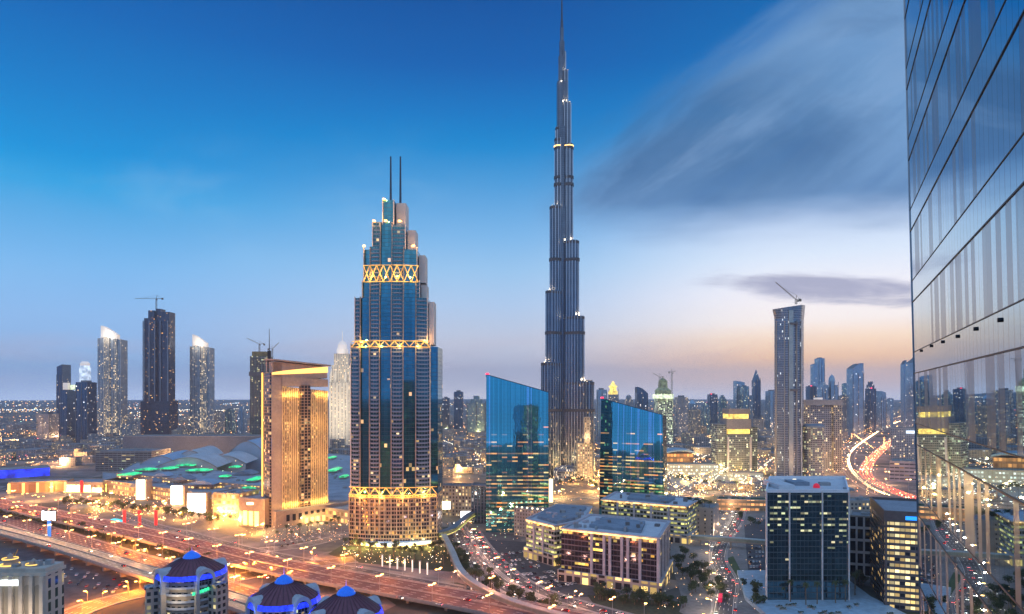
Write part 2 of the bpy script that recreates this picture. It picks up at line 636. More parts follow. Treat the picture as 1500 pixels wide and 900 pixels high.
for nm, ln, w, z, lanes, base in (
        ('frontage_road', A2_LINE, 13, .15, 3, ASPH), ('lower_road', C_LINE, 24, .18, 6, (.085, .065, .07)),
        ('underpass_road', D_LINE, 20, .24, 5, (.12, .1, .09)), ('curving_road', E_LINE, 15, .3, 4, ASPH),
        ('avenue', E2_LINE, 13, .36, 3, ASPH), ('side_street', K_LINE, 13, .16, 4, ASPH), ('boulevard', L_LINE, 18, .12, 5, (.11, .1, .09)),
        ('hotel_road', N_LINE, 16, .2, 4, (.16, .14, .12)), ('highway', O_LINE, 26, .2, 6, (.12, .1, .09)),
        ('slip_road', O2_LINE, 22, .26, 5, (.12, .1, .09)), ('distant_road', Q_LINE, 26, .2, 6, (.12, .1, .09)),
        ('mall_road', MALL_LINE, 11, .22, 3, (.14, .12, .11))):
    m = MB()
    ribbon(m, ln, w, z)
    m2 = MB()
    structure(nm, m, road_mat(nm + '_asphalt', base, w, lanes))
    for sg in (1, -1):
        ribbon(m2, ln, 1.6, .14 + z, 0, .14, sg * (w / 2 + .8))
    structure(nm.replace('_road', '') + '_pavement', m2, mat('kerb_stone', (.3, .28, .26), .8))


def flyover(name, label, line, w, z, lanes, base, step):
    r = thing(name, label, 'flyover', (line[0][0], line[0][1], 0))
    d = MB()
    ribbon(d, line, w, z)
    dk = d.build('deck', road_mat(name + '_asphalt', base, w, lanes), r)
    g = MB()
    ribbon(g, line, w - 2, z - .05, 0, 1.9)
    g.build('girder', CONC, r)
    for sg in (1, -1):
        q = MB()
        ribbon(q, line, .5, z + 1.0, 0, 1.6, sg * (w / 2 - .2))
        q.build('parapet', CONC, r)
    c = MB()
    ribbon(c, line, .7, z + .85, 0, .8, 0)
    c.build('median_barrier', CONC, dk)
    for x, y, a in along(line, step, 12):
        p_ = MB()
        p_.box(x, y, 0, 2.2, w * .45, z - 1.8, a, 0)
        p_.build('pier', CONC, r)
    return r


flyover('flyover', 'wide elevated highway glowing pink and orange, running past the foot of the twin spire tower', A_LINE, 34, 7, 8, (.13, .078, .07), 32)
flyover('flyover', 'narrower elevated road with a pale sandy deck, behind the beige classical tower', B_LINE, 20, 8, 5, (.3, .25, .19), 30)

PAVE = mat('pink_paving', (.3, .21, .18), .8, var=.3, scale=.5)
PAVE2 = mat('grey_paving', (.2, .19, .18), .85, var=.3, scale=.3)
PAVE3 = mat('warm_paving', (.2, .15, .105), .8, var=.35, scale=.25)
LOT = mat('lot_asphalt', (.06, .062, .07), .85, var=.35, scale=.2)
SOIL = mat('planted_ground', (.05, .06, .03), .95, var=.5, scale=.4)
LAWN = mat('lawn', (.045, .085, .03), .95, var=.4, scale=.5)
YARD = mat('yard_ground', (.075, .078, .085), .9, var=.5, scale=.12)


def sheet(name, pix, m, z):
    q = MB()
    q.face([(*c, z) for c in ccw([G(px, py) for px, py in pix])])
    return structure(name, q, m)


sheet('tower_plaza', ((624, 815), (720, 836), (742, 866), (700, 862), (628, 842), (520, 825), (520, 806)), PAVE, .08)
sheet('garden_bed', ((500, 800), (660, 800), (700, 838), (660, 838), (520, 824), (480, 812)), SOIL, .1)
sheet('car_park', ((705, 790), (775, 795), (800, 828), (845, 850), (900, 874), (820, 876), (762, 850), (728, 820)), LOT, .09)
sheet('car_park', ((1090, 770), (1122, 760), (1122, 838), (1096, 838)), LOT, .09)
sheet('mall_plaza', ((95, 726), (205, 732), (300, 752), (350, 765), (385, 776), (380, 795), (300, 776), (215, 766), (130, 735)), PAVE3, .08)
sheet('hotel_forecourt', ((386, 775), (510, 742), (512, 772), (430, 796), (380, 800)), PAVE2, .085)
sheet('yard', ((-40, 800), (60, 806), (150, 832), (214, 858), (120, 886), (40, 910), (-60, 910)), YARD, .07)
sheet('lawn', ((1060, 820), (1074, 815), (1086, 838), (1090, 852), (1064, 852)), LAWN, .12)
sheet('district_paving', ((962, 756), (1128, 752), (1110, 930), (985, 930), (1000, 880), (975, 800)), PAVE2, .03)
sheet('shopping_quarter', ((640, 700), (712, 700), (712, 760), (660, 772), (640, 760)), PAVE3, .03)
sheet('tower_quarter', ((800, 700), (880, 690), (885, 735), (800, 745)), PAVE3, .03)
sheet('boulevard_plaza', ((975, 688), (1110, 690), (1120, 712), (985, 712)), mat('pale_plaza', (.3, .34, .31), .6, var=.2, scale=.1), .06)
sheet('verge', ((860, 872), (965, 880), (1010, 905), (880, 900)), SOIL, .1)
sheet('median_garden', ((-20, 748), (100, 771), (240, 803), (320, 832), (240, 818), (100, 782), (-20, 753)), SOIL, .05)
sheet('shopping_street', ((820, 690), (880, 690), (880, 722), (800, 728)), PAVE3, .06)
# ------------------------------------------------------------------ the tall tapering tower
BX, BY = X(823, 1200), 1200.0
BZ = lambda py: Z(py, 1200.0)


def capsule(ang, r, w, n=9):
    ca, sa = math.cos(ang), math.sin(ang)
    L = lambda a, b: (BX + a * ca - b * sa, BY + a * sa + b * ca)
    return [L(0, -w), L(r, -w)] + [L(r + w * math.cos(t), w * math.sin(t)) for t in
                                  [-math.pi / 2 + math.pi * k / n for k in range(1, n)]] + [L(r, w), L(0, w)]


burj_steel = facade('fluted_steel_glass', (.16, .20, .26), (.025, .045, .075), 2.4, 3.9, .2, .05, .03, .02, WARM, (1, .8, .5), .9, metal=.85,
                    grough=.12, wrough=.3, wmetal=.75, colvar=.35, low=(.24, 20, 190), row=.25)
burj_band = facade('louvred_plant_floor', (.09, .09, .1), (.03, .03, .035), 1.2, 1.6, .2, .2, .2, .0, metal=.5, grough=.4, wrough=.5)
spire_m = mat('spire_steel', (.06, .07, .1), .35, .8, var=.05)
GLOW = mat('amber_floodlight', (.8, .5, .2), .5, emit=(1, .55, .16), es=3.0, var=0)
GLOWW = mat('warm_white_floodlight', (.8, .7, .5), .5, emit=(1, .8, .5), es=2.2, var=0)
RED = mat('red_beacon', (.5, .02, .03), .4, emit=(1, .05, .12), es=2.5, var=0)
b = thing('skyscraper', 'tallest tower, slate blue and stepped, tapering to a needle spire above all other buildings', 'skyscraper', (BX, BY, 0))
WINGS = {
    215: [(37, 197), (29, 322), (21.6, 470), (13, 590), (11, 610), (7.5, 686), (5.2, 715)],
    335: [(54, 164), (38, 278), (29, 410), (19, 580), (15.6, 653), (11, 710), (7, 744)],
    95: [(56, 230), (44, 366), (33, 520), (22, 632), (15, 690), (8, 728)]}
for deg, tiers in WINGS.items():
    m = MB()
    fin = MB()
    z0 = 0
    ca = abs(math.cos(R(deg))) if deg != 95 else 1.0
    for k, (ext, z1) in enumerate(tiers):
        w = 11.5 if z1 < 205 else 10.5 if z1 < 335 else 9.5 if z1 < 480 else 7.5 if z1 < 600 else 5.5 if z1 < 700 else 3.6
        w = min(w, ext * .7)
        r = max(.5, (ext - w) / ca)
        poly = capsule(R(deg), r, w)
        m.prism(poly, z0, z1, 0, 1)
        # a lower nib on each terrace, and a dark parapet
        if z1 < 650:
            m.prism(capsule(R(deg), r + .5, w + .35), z1 - 5.2, z1 - 1.2, 2, 2, bottom=True)
        for zb_ in (112, 246, 374, 506):
            if z0 + 8 < zb_ < z1 - 12:
                m.prism(capsule(R(deg), r + .9, w + .9), zb_, zb_ + 5, 2, 2, bottom=True)
        # bright steel fins standing proud of the glass
        for (x_, y_, a_) in along(poly[:-1] + [poly[-1]], 5.2, 2.0):
            if math.hypot(x_ - BX, y_ - BY) > 6:
                fin.box(x_, y_, z0, .8, 1.5, z1 - z0 - .3, a_)
        z0 = z1
    m.build('wing', [burj_steel, CONC_D, burj_band], b)
    fin.build('fins', mat('bright_fin_steel', (.50, .56, .64), .28, .85, var=.15, scale=.02), b)
core = MB()
cpoly = lambda r: [(BX + r * math.cos(R(35 + 60 * k)), BY + r * math.sin(R(35 + 60 * k))) for k in range(6)]
zc = 0
for r, z1 in ((15.5, 470), (13, 610), (10, 690), (7, 735), (5, 762), (3.4, 786)):
    core.prism(cpoly(r), zc, z1, 0, 1)
    zc = z1
core.build('core', [burj_steel, CONC_D], b)
sp = MB()
sp.lathe(BX, BY, [(2.6, 786), (2.2, 800), (1.7, 801), (1.3, 828), (.6, 856)], 8)
sp.build('spire', spire_m, b)
for zz, r, mm, h in ((BZ(217), 17.0, GLOW, 1.6), (BZ(221), 16.6, burj_band, 3.4), (BZ(264), 17.2, burj_band, 4.5), (150, 0, None, 0)):
    if not mm:
        continue
    q = MB()
    for deg in (215, 335, 95):
        ww = 7.5 if zz > 480 else 9.5
        ext = 19 if deg == 335 else 13
        rr_ = (ext - ww) / abs(math.cos(R(deg))) if deg != 95 else 12
        q.prism(capsule(R(deg), rr_ + .9, ww + .6), zz, zz + h, 0, 0, bottom=True)
    q.build('belt_course', mm, b)
for deg, py, ext in ((215, 532, 33), (215, 428, 25), (215, 305, 19), (335, 560, 44), (335, 465, 33), (335, 355, 25), (335, 152, 14), (335, 105, 10), (215, 125, 6)):
    zz = BZ(py)
    a = R(deg)
    x, y = BX + ext / abs(math.cos(a)) * math.cos(a) * .96, BY + ext * math.tan(a) * (1 if math.cos(a) > 0 else -1) * .9
    q = MB()
    q.box(x, y, zz + .2, 1.7, 1.2, 1.1, a)
    fl = q.build('floodlight', GLOWW if ext > 12 else GLOW, b)
    lamp(b, (x - 3 * math.cos(a), y - 7, zz + 5), 9000 if ext > 12 else 4000, (1, .66, .36), 1.5)
# pale stone annexes at its foot
STONE_LIT = facade('sand_stone_arcade', (.46, .38, .29), (.06, .05, .04), 4.0, 4.0, .28, .2, .2, .55, WARM, (1, .75, .4), 1.8, metal=.3, grough=.3)
GREYGLASS = facade('grey_office_glass', (.24, .25, .27), (.09, .12, .15), 2.2, 3.8, .14, .2, .06, .16, WARM, (1, .9, .7), 1.3, low=(.4, 10, 70))
def block(name, label, cat, poly, z0, z1, mats, roof=None, group=None, parapet=1.2, pm=None, clutter=0, part='walls', top=None):
    """an ordinary building: walls, flat roof behind a parapet, plant boxes"""
    cx, cy_ = sum(q[0] for q in poly) / len(poly), sum(q[1] for q in poly) / len(poly)
    r = thing(name, label, cat, (cx, cy_, z0), group)
    m = MB()
    m.prism(poly, z0, z1, 0, 0, cap=False, top=top)
    m.build(part, mats, r)
    tp = top or poly
    zr = z1 if isinstance(z1, (int, float)) else min(z1)
    q = MB()
    ip = shift_in(tp, .9)
    if isinstance(z1, (int, float)):
        q.prism(ip, z1 - .6, z1 - .1, 0, 0)
        rf = q.build('roof', roof or ROOF, r)
        if parapet:
            pz = MB()
            n = len(tp)
            op = ccw(tp)
            ii = ccw(ip)
            for i in range(n):
                j = (i + 1) % n
                a, b_, c, d = op[i], op[j], ii[j], ii[i]
                pz.face([(*a, z1), (*b_, z1), (*b_, z1 + parapet), (*a, z1 + parapet)])
                pz.face([(*c, z1 - .1), (*d, z1 - .1), (*d, z1 + parapet), (*c, z1 + parapet)])
                pz.face([(*a, z1 + parapet), (*b_, z1 + parapet), (*c, z1 + parapet), (*d, z1 + parapet)])
            pz.build('parapet', pm or CONC, r)
        lg = random.Random(int(cx * 7 + cy_))
        for _k in range(clutter):
            s = [lg.random() for _ in range(len(tp))]
            w = sum(s)
            x = sum(q_[0] * a for q_, a in zip(ip, s)) / w * .8 + cx * .2
            y = sum(q_[1] * a for q_, a in zip(ip, s)) / w * .8 + cy_ * .2
            pb = MB()
            sx, sy, sh = lg.uniform(1.8, 5), lg.uniform(1.8, 5), lg.uniform(1, 2.6)
            ang = math.atan2(tp[1][1] - tp[0][1], tp[1][0] - tp[0][0])
            pb.box(x, y, z1 - .1, sx, sy, sh, ang)
            pb.box(x, y, z1 - .1 + sh, sx * .5, sy * .5, .35, ang)
            pb.build('roof_plant', PLANT, rf)
    return r


ROOF = mat('flat_roof', (.22, .22, .23), .9, var=.3, scale=.25)
ROOF_P = mat('pale_roof', (.55, .57, .6), .85, var=.12, scale=.2)
ROOF_B = mat('bluish_roof', (.2, .25, .31), .8, var=.25, scale=.2)
PLANT = mat('roof_plant_metal', (.33, .34, .35), .6, .3, var=.2)
YY = 1190
block('residence', 'grey stepped residence with a lit crown, hugging the right foot of the tallest tower', 'residence',
      [(X(852, YY), YY), (X(868, YY), YY), (X(868, YY), YY + 40), (X(852, YY), YY + 40)], 0, Z(558, YY), GREYGLASS)
block('residence', 'low beige residence with warm lit arches in front of the foot of the tallest tower', 'residence',
      [(X(846, 1120), 1120), (X(868, 1120), 1120), (X(868, 1120), 1150), (X(846, 1120), 1150)], 0, Z(650, 1120), STONE_LIT)
t_ = block('pavilion', 'slim cream lit turret rising before the right foot of the tallest tower', 'turret',
           [(X(856, 1115), 1115), (X(865, 1115), 1115), (X(865, 1115), 1125), (X(856, 1115), 1125)], Z(650, 1120) + .2, Z(612, 1115), STONE_LIT)
lamp(t_, (X(860, 1115), 1108, Z(640, 1115)), 9000, (1, .7, .4), 2)
q = MB()
q.lathe(BX + 4, BY - 60, [(22, 0), (22, 16), (19, 20), (10, 23), (0, 24)], 24)
tag(q.build('entrance_pavilion', GREYGLASS, None, True), 'round grey entrance pavilion at the very foot of the tallest tower', 'pavilion')

# ------------------------------------------------------------------ the twin spire tower
AY = 643.0
ax = lambda px: X(px, AY)
az = lambda py: Z(py, AY)
TAN = mat('tan_stone', (.36, .30, .25), .7, var=.12)
TANL = mat('pale_stone_edge', (.72, .65, .57), .65, var=.1)
GOLD = mat('gold_lit_lattice', (.7, .45, .15), .4, .4, emit=(1, .46, .09), es=1.0, var=.35, scale=.12)  # lamp light falling on the lattice is put into its emission
g_smooth = facade('smooth_teal_glass', (.03, .06, .09), (.05, .21, .26), 2.7, 3.7, .02, .02, .05, .008, WARM, (1, .5, .25), 1.4, metal=.92, grough=.05, colvar=.28, low=(.05, 60, 170))
g_balc = facade('balconied_teal_glass', (.17, .22, .28), (.035, .15, .17), 2.7, 3.7, .06, .30, .05, .012, WARM, (1, .75, .4), 1.4, metal=.88, grough=.08, colvar=.3, wrough=.5, low=(.10, 50, 170))
g_podium = facade('warm_podium_windows', (.26, .20, .17), (.04, .05, .09), 2.5, 3.7, .10, .22, .12, .28, AMBER, (1, .66, .25), .9, metal=.7, grough=.1, row=.45, run=2, colvar=.1)
t = thing('skyscraper', 'stepped blue glass hotel tower with two thin spires on top and gold zigzag bands', 'skyscraper', (ax(576), AY + 20, 0))
PIERS = [514, 528.5, 543, 558, 575, 592, 610, 630]
bow = lambda px: AY - 7.0 * (1 - ((px - 572) / 58.0) ** 2)
tiers = [  # z-bottom, z-top, left, right, per-bay raise, setback
    (725, 505, 514, 630, 0), (505, 437, 520, 626, 1.2), (437, 413, 531, 615, 2.4), (413, 366, 533, 611, 3.4), (366, 330, 546, 594, 4.6), (330, 297, 561, 577, 5.8)]
DEPTH = 40.0
for ti, (yb, yt, pl, pr, sb) in enumerate(tiers):
    z0, z1 = az(yb), az(yt)
    cuts = [pl] + [q for q in PIERS if pl + 4 < q < pr - 4] + [pr]
    rear = DEPTH + AY - 5 * ti
    for k in range(len(cuts) - 1):
        a, c = cuts[k], cuts[k + 1]
        bay = next(i for i in range(7) if PIERS[i + 1] > (a + c) / 2 or i == 6)
        mm = g_balc if bay in (0, 2, 4, 6) else g_smooth
        ya, yc = bow(a) + sb, bow(c) + sb
        ms = MB()
        # each bay is a little proud or recessed, as in a folded curtain wall
        rec = 0.0 if bay % 2 == 0 else 1.2
        zt = z1 + (0 if ti < 3 else (2.5 if bay in (2, 3) else 0))
        ms.prism([(ax(a), ya + rec), (ax(c), yc + rec), (ax(c), rear), (ax(a), rear)], z0, zt, 0, 1, skip=(), u0=bay * 40)
        gb_ = ms.build('glass_bay', [mm, ROOF], t)
        if mm is g_balc and ti < 4:
            bl = MB()
            z = z0 + 3.7 * math.ceil(z0 / 3.7 - z0 / 3.7 + .2)
            while z < z1 - 1:
                w_ = (c - a) * .16
                bl.face([(ax(a + w_), ya + rec - 1.3, z), (ax(c - w_), yc + rec - 1.3, z), (ax(c - w_), yc + rec - 1.3, z + 1.05), (ax(a + w_), ya + rec - 1.3, z + 1.05)])
                bl.face([(ax(a + w_), ya + rec - 1.3, z + .0), (ax(a + w_), ya + rec, z + .0), (ax(c - w_), yc + rec, z + .0), (ax(c - w_), yc + rec - 1.3, z + .0)])
                bl.face([(ax(a + w_), ya + rec - 1.3, z + 1.05), (ax(c - w_), yc + rec - 1.3, z + 1.05), (ax(c - w_), yc + rec - 1.15, z + 1.05), (ax(a + w_), ya + rec - 1.15, z + 1.05)])
                z += 3.7
            bl.build('balconies', mat('balcony_parapet', (.26, .3, .36), .45, .35, var=.1), gb_)
    for k, q_ in enumerate(cuts):
        pm = MB()
        yq = bow(q_) + sb
        ext = 2.2 if ti >= 3 else 1.2
        pm.box(ax(q_), yq - .1, z0, .8, 1.7, z1 - z0 + ext)
        pm.build('pier', TAN if 0 < k < len(cuts) - 1 else TANL, t)
    if ti in (1, 2, 3, 4, 5):   # pale stone return on the right flank
        rs = MB()
        wd = (0, 8.5, 8, 10, 12.5, 15)[ti] * .62
        rs.box(ax(pr) + wd / 2 + .65, AY + sb + 12, z0, wd, 18, z1 - z0 - (2, 3, 2, 4, 3, -2)[ti])
        rs.build('flank', [TANL], t)
fl = MB()
fl.prism([(ax(630) + .8, AY + 1), (ax(640.5), AY + 5), (ax(641) + 1, AY + DEPTH - 4), (ax(630) + .8, AY + DEPTH - 2)], az(725), az(508), 0, 1)
fl.build('side_wing', [g_smooth, ROOF], t)


def lattice(py0, py1, pl, pr, n, sb, double, name='lattice_band'):
    m = MB()
    z0, z1 = az(py1), az(py0)
    dpx = (pr - pl) / n
    yy = lambda p_: bow(p_) + sb - 1.6
    for k in range(n):
        a, c = pl + dpx * k, pl + dpx * (k + 1)
        mid = (a + c) / 2
        m.beam((ax(a), yy(a), z0), (ax(mid), yy(mid), z1), .85)
        m.beam((ax(mid), yy(mid), z1), (ax(c), yy(c), z0), .85)
        if double:
            m.beam((ax(a), yy(a) + .3, z1), (ax(mid), yy(mid) + .3, z0), .85)
            m.beam((ax(mid), yy(mid) + .3, z0), (ax(c), yy(c) + .3, z1), .85)
        for z in (z0, z1):
            m.beam((ax(a), yy(a), z), (ax(c), yy(c), z), .7)
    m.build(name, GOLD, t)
    for k in range(4):
        p_ = pl + (pr - pl) * (k + .5) / 4
        lamp(t, (ax(p_), yy(p_) - 3.0, (z0 + z1) / 2 - 2), 5000, (1, .5, .12), 1.0)


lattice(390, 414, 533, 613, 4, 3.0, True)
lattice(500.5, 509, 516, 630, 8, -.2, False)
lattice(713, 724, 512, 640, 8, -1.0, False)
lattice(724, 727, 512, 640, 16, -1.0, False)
# lower floors, full width, warm
pb = MB()
n_ = 18
fp = [(ax(511 + (641 - 511) * k / n_), bow(511 + (641 - 511) * k / n_ if abs(511 + (641 - 511) * k / n_ - 572) < 70 else 630) - .6) for k in range(n_ + 1)]
pb.prism(fp + [(ax(641), AY + DEPTH + 2), (ax(511), AY + DEPTH + 2)], 0, az(725), 0, 1)
pb.build('podium_storeys', [g_podium, ROOF], t)
for q_ in [512, 521] + [p_ + o_ for p_ in PIERS[1:7] for o_ in (0, 8)] + [630, 640]:
    pm = MB()
    pm.box(ax(q_), bow(min(max(q_, 514), 630)) - .9, 12, .9, 1.3, az(725) - 12)
    pm.build('pier', TAN, t)
# entrance canopy
cn = MB()
n_ = 20
cl_ = [(ax(518 + 114 * k / n_), bow(518 + 114 * k / n_) - 2 - 9 * math.sin(math.pi * k / n_)) for k in range(n_ + 1)]
cn.prism(cl_ + [(ax(632), AY + 2), (ax(518), AY + 2)], az(794), az(791), 0, 0, bottom=True)
cn.build('canopy', mat('canopy_blue_white', (.5, .6, .7), .4, emit=(.45, .7, 1), es=.35, var=.1), t)
cn = MB()
cl2 = [(x, y + .8) for x, y in cl_]
cn.prism(cl2 + [(ax(632), AY + 2), (ax(518), AY + 2)], az(796.2), az(794.2), 0, 0, bottom=True)
cn.build('canopy_underglow', mat('canopy_glow', (.8, .6, .3), .5, emit=(1, .7, .3), es=2.2, var=0, sample=True), t)
for k in range(7):
    p_ = 522 + 106 * k / 6
    lamp(t, (ax(p_), bow(p_) - 11, 4.5), 10000, (1, .72, .18), 1.5)
for px, yb in ((568.5, 297), (583, 297)):
    s = MB()
    s.beam((ax(px), AY + 14, az(yb + 14)), (ax(px), AY + 14, az(222)), 2.1, 0, 1.2, 8)
    s.build('spire', spire_m, t)
for px, py, sb in ((534, 364, 2.5), (549, 328, 3.6), (566, 328, 3.6), (563, 296, 5), (586, 328, 4.4), (606, 364, 3), (531, 503, 0), (625, 503, 0)):
    q = MB()
    q.box(ax(px), bow(px) + sb - .6, az(py) + (1 if py < 400 else 0), 2.6, 1.4, 1.5)
    q.build('floodlight', GLOW, t)
    lamp(t, (ax(px) + .5, bow(px) + sb - 3.4, az(py) + 3), 3500, (1, .48, .14), .8)

# ------------------------------------------------------------------ the tan hotel slab
hy = 740.0
hx = lambda px: X(px, hy)
hz = lambda py, Y=740.0: Z(py, Y)
A0, A1, A2, A3 = (X(398, 726), 726.0), (X(480, 780), 780.0), (X(468, 812), 812.0), (X(386.5, 752), 752.0)
h = thing('hotel', 'broad tan stone hotel slab with gold lit piers and a sloping lit roof canopy', 'hotel', (hx(430), 765, 0))
lerp = lambda a, b_, k: (a[0] + (b_[0] - a[0]) * k, a[1] + (b_[1] - a[1]) * k)
zt0, zt1 = hz(566, 735), hz(573, 780)
h_tan = mat('hotel_stone', (.45, .35, .28), .75, var=.14)
h_win = facade('hotel_windows', (.30, .20, .11), (.04, .04, .04), 3.05, 3.3, .27, .26, .12, .40, WARM, (1, .72, .3), 1.3, metal=.5, grough=.15, low=(.42, 60, 110))
h_side = facade('hotel_side_windows', (.30, .2, .14), (.03, .04, .06), 4.2, 3.3, .12, .12, .1, .14, WARM, (1, .6, .3), 1.2, metal=.6, grough=.15)
m = MB()
Fp = [lerp(A0, A1, .17), A1, A2, lerp(A3, A2, .17)]
m.prism(Fp, 18, [hz(566, 735), zt1, zt1, hz(566, 735)], 0, 1)
m.build('guest_floors', [h_win, h_tan], h)
m = MB()   # solid stone corner shaft and top beam
m.prism([A0, lerp(A0, A1, .17), lerp(A3, A2, .17), lerp(A0, A3, .02)], 0, hz(531, 726), 0, 0)
m.build('corner_shaft', h_tan, h)
nrm = Vector((A1[1] - A0[1], -(A1[0] - A0[0]), 0)).normalized()
push = lambda p_, d: (p_[0] + nrm.x * d, p_[1] + nrm.y * d)
m = MB()
m.prism([lerp(A0, A3, .06), lerp(A0, A3, .98), (A3[0] - 1.5, A3[1]), (lerp(A0, A3, .06)[0] - 1.5, lerp(A0, A3, .06)[1])], 0, hz(546, 735), 0, 0)
m.build('side_wall', h_side, h)
m = MB()
m.prism([push(lerp(A0, A1, .17), .7), push(A1, .7), A2, lerp(A3, A2, .17)], hz(566, 735) + .02, [hz(552, 735), hz(556, 780), hz(556, 780), hz(552, 735)], 0, 0, bottom=True)
m.build('attic', h_tan, h)
m = MB()
R0, R1 = push(lerp(A0, A1, .0), 4), push(lerp(A0, A1, 1.02), 4)
Lb0, Lb1 = lerp(A3, A2, 0), lerp(A3, A2, 1.0)
m.prism([R0, R1, Lb1, Lb0], 0, 1, 0, 0, cap=False) if False else None
zz = [hz(526, 726), hz(535, 780), hz(535, 812), hz(526, 752)]
zb = [q_ - 1.6 for q_ in zz]
pts = [R0, R1, Lb1, Lb0]
for a_ in range(4):
    c_ = (a_ + 1) % 4
    m.face([(*pts[a_], zb[a_]), (*pts[c_], zb[c_]), (*pts[c_], zz[c_]), (*pts[a_], zz[a_])])
m.face([(*pts[k], zz[k]) for k in range(4)])
m.face([(*pts[k], zb[k]) for k in range(4)][::-1])
m.build('roof_canopy', h_tan, h)
m = MB()    # crescent of lit wall under the canopy, its light put into emission
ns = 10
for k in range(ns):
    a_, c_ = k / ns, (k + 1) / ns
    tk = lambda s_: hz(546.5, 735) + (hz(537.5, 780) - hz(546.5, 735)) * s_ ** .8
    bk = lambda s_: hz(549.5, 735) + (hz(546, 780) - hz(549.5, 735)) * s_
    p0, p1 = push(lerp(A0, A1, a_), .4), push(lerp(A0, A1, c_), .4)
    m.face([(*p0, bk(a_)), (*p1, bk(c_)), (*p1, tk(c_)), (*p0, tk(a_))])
m.build('canopy_underglow', mat('gold_wall_glow', (.8, .5, .2), .5, emit=(1, .55, .12), es=1.9, var=.15, scale=.1), h)
m = MB()
m.prism([lerp(A0, A1, .03), lerp(A0, A1, .99), lerp(A3, A2, .99), lerp(A3, A2, .03)], hz(553, 735), [hz(530, 730), hz(538, 780), hz(538, 812), hz(530, 752)], 0, 0)
m.build('penthouse_wall', h_tan, h)
m = MB()
for k in range(23):   # gold lit piers between the windows
    p_ = push(lerp(A0, A1, .18 + .81 * k / 22), .45)
    if 8 <= k <= 12:
        continue
    m.box(p_[0], p_[1], 18, 1.15, .9, zt0 - 18 - (zt0 - zt1) * k / 22 - .2, math.atan2(A1[1] - A0[1], A1[0] - A0[0]))
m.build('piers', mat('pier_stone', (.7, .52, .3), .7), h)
m = MB()
pc0, pc1 = lerp(A0, A1, .49), lerp(A0, A1, .66)
m.prism([push(pc0, 1.6), push(pc1, 1.6), push(pc1, -2), push(pc0, -2)], 18, hz(564, 755), 0, 1)
m.build('centre_bay', [h_side, h_tan], h)
for k in range(9):
    p_ = push(lerp(A0, A1, .2 + .78 * k / 8), 3.2)
    if k not in (4, 5):
        lamp(h, (*p_, zt0 - 9), 2200, (1, .55, .13), .8)
    lamp(h, (*p_, 22), 2600, (1, .55, .13), .8)
    p_ = push(lerp(A0, A1, .2 + .78 * k / 8), 14)
    lamp(h, (*p_, 70), 2200, (1, .56, .18), 1.5)  # fill lights added in mid-air, without fittings, to gild the middle floors
    lamp(h, (*p_, 110), 2200, (1, .56, .18), 1.5)
p_ = lerp(A0, A3, .98)
m = MB()
m.box(p_[0] - 1.6, p_[1] - .6, 0, 1.6, 1.2, hz(546, 745))
m.build('light_strip', mat('gold_edge_strip', (.8, .5, .2), .5, emit=(1, .52, .08), es=1.7, var=.2, scale=.3), h)
m = MB()
m.beam((X(394.5, 745), 745, hz(530, 745)), (X(394.5, 745), 745, hz(482, 745)), 1.0, 0, .4, 6)
m.box(X(394.5, 745), 745, hz(546, 745), 3.2, 3.2, hz(514, 745) - hz(546, 745))
m.build('mast', DARKMETAL, h)
# its podium
m = MB()
m.prism([push(A0, 8), push(lerp(A0, A1, 1.18), 10), (X(512, 800), 800), (X(385, 800), 800), lerp(A0, A3, .6)], 0, 17.9, 0, 1)
m.build('podium', [mat('podium_stone', (.38, .28, .22), .75), ROOF], h)
al = math.atan2(A1[1] - A0[1], A1[0] - A0[0])
for k in range(9):
    s_ = .2 + k * .105
    p_ = push(lerp(A0, A1, s_), 8.3 + s_ * 1.7)
    w_ = MB()
    w_.box(p_[0], p_[1], 10.5 if 2 < k < 7 else 6, 3.6, .7, 3.2 if 2 < k < 7 else 7, al)
    w_.build('window', mat('dark_window', (.03, .035, .05), .1, .5, var=.05), h)
    if 2 < k < 8:
        w_ = MB()
        w_.box(p_[0], p_[1], 1.0, 3.0, .8, 5.5, al)
        w_.build('doorway', mat('warm_doorway', (.7, .5, .25), .5, emit=(1, .55, .16), es=1.6, var=.2), h)
for k in range(4):
    p_ = push(lerp(A0, A1, .5 + k * .2), 17)
    lamp(h, (*p_, 6), 12000, (1, .6, .2), 1)

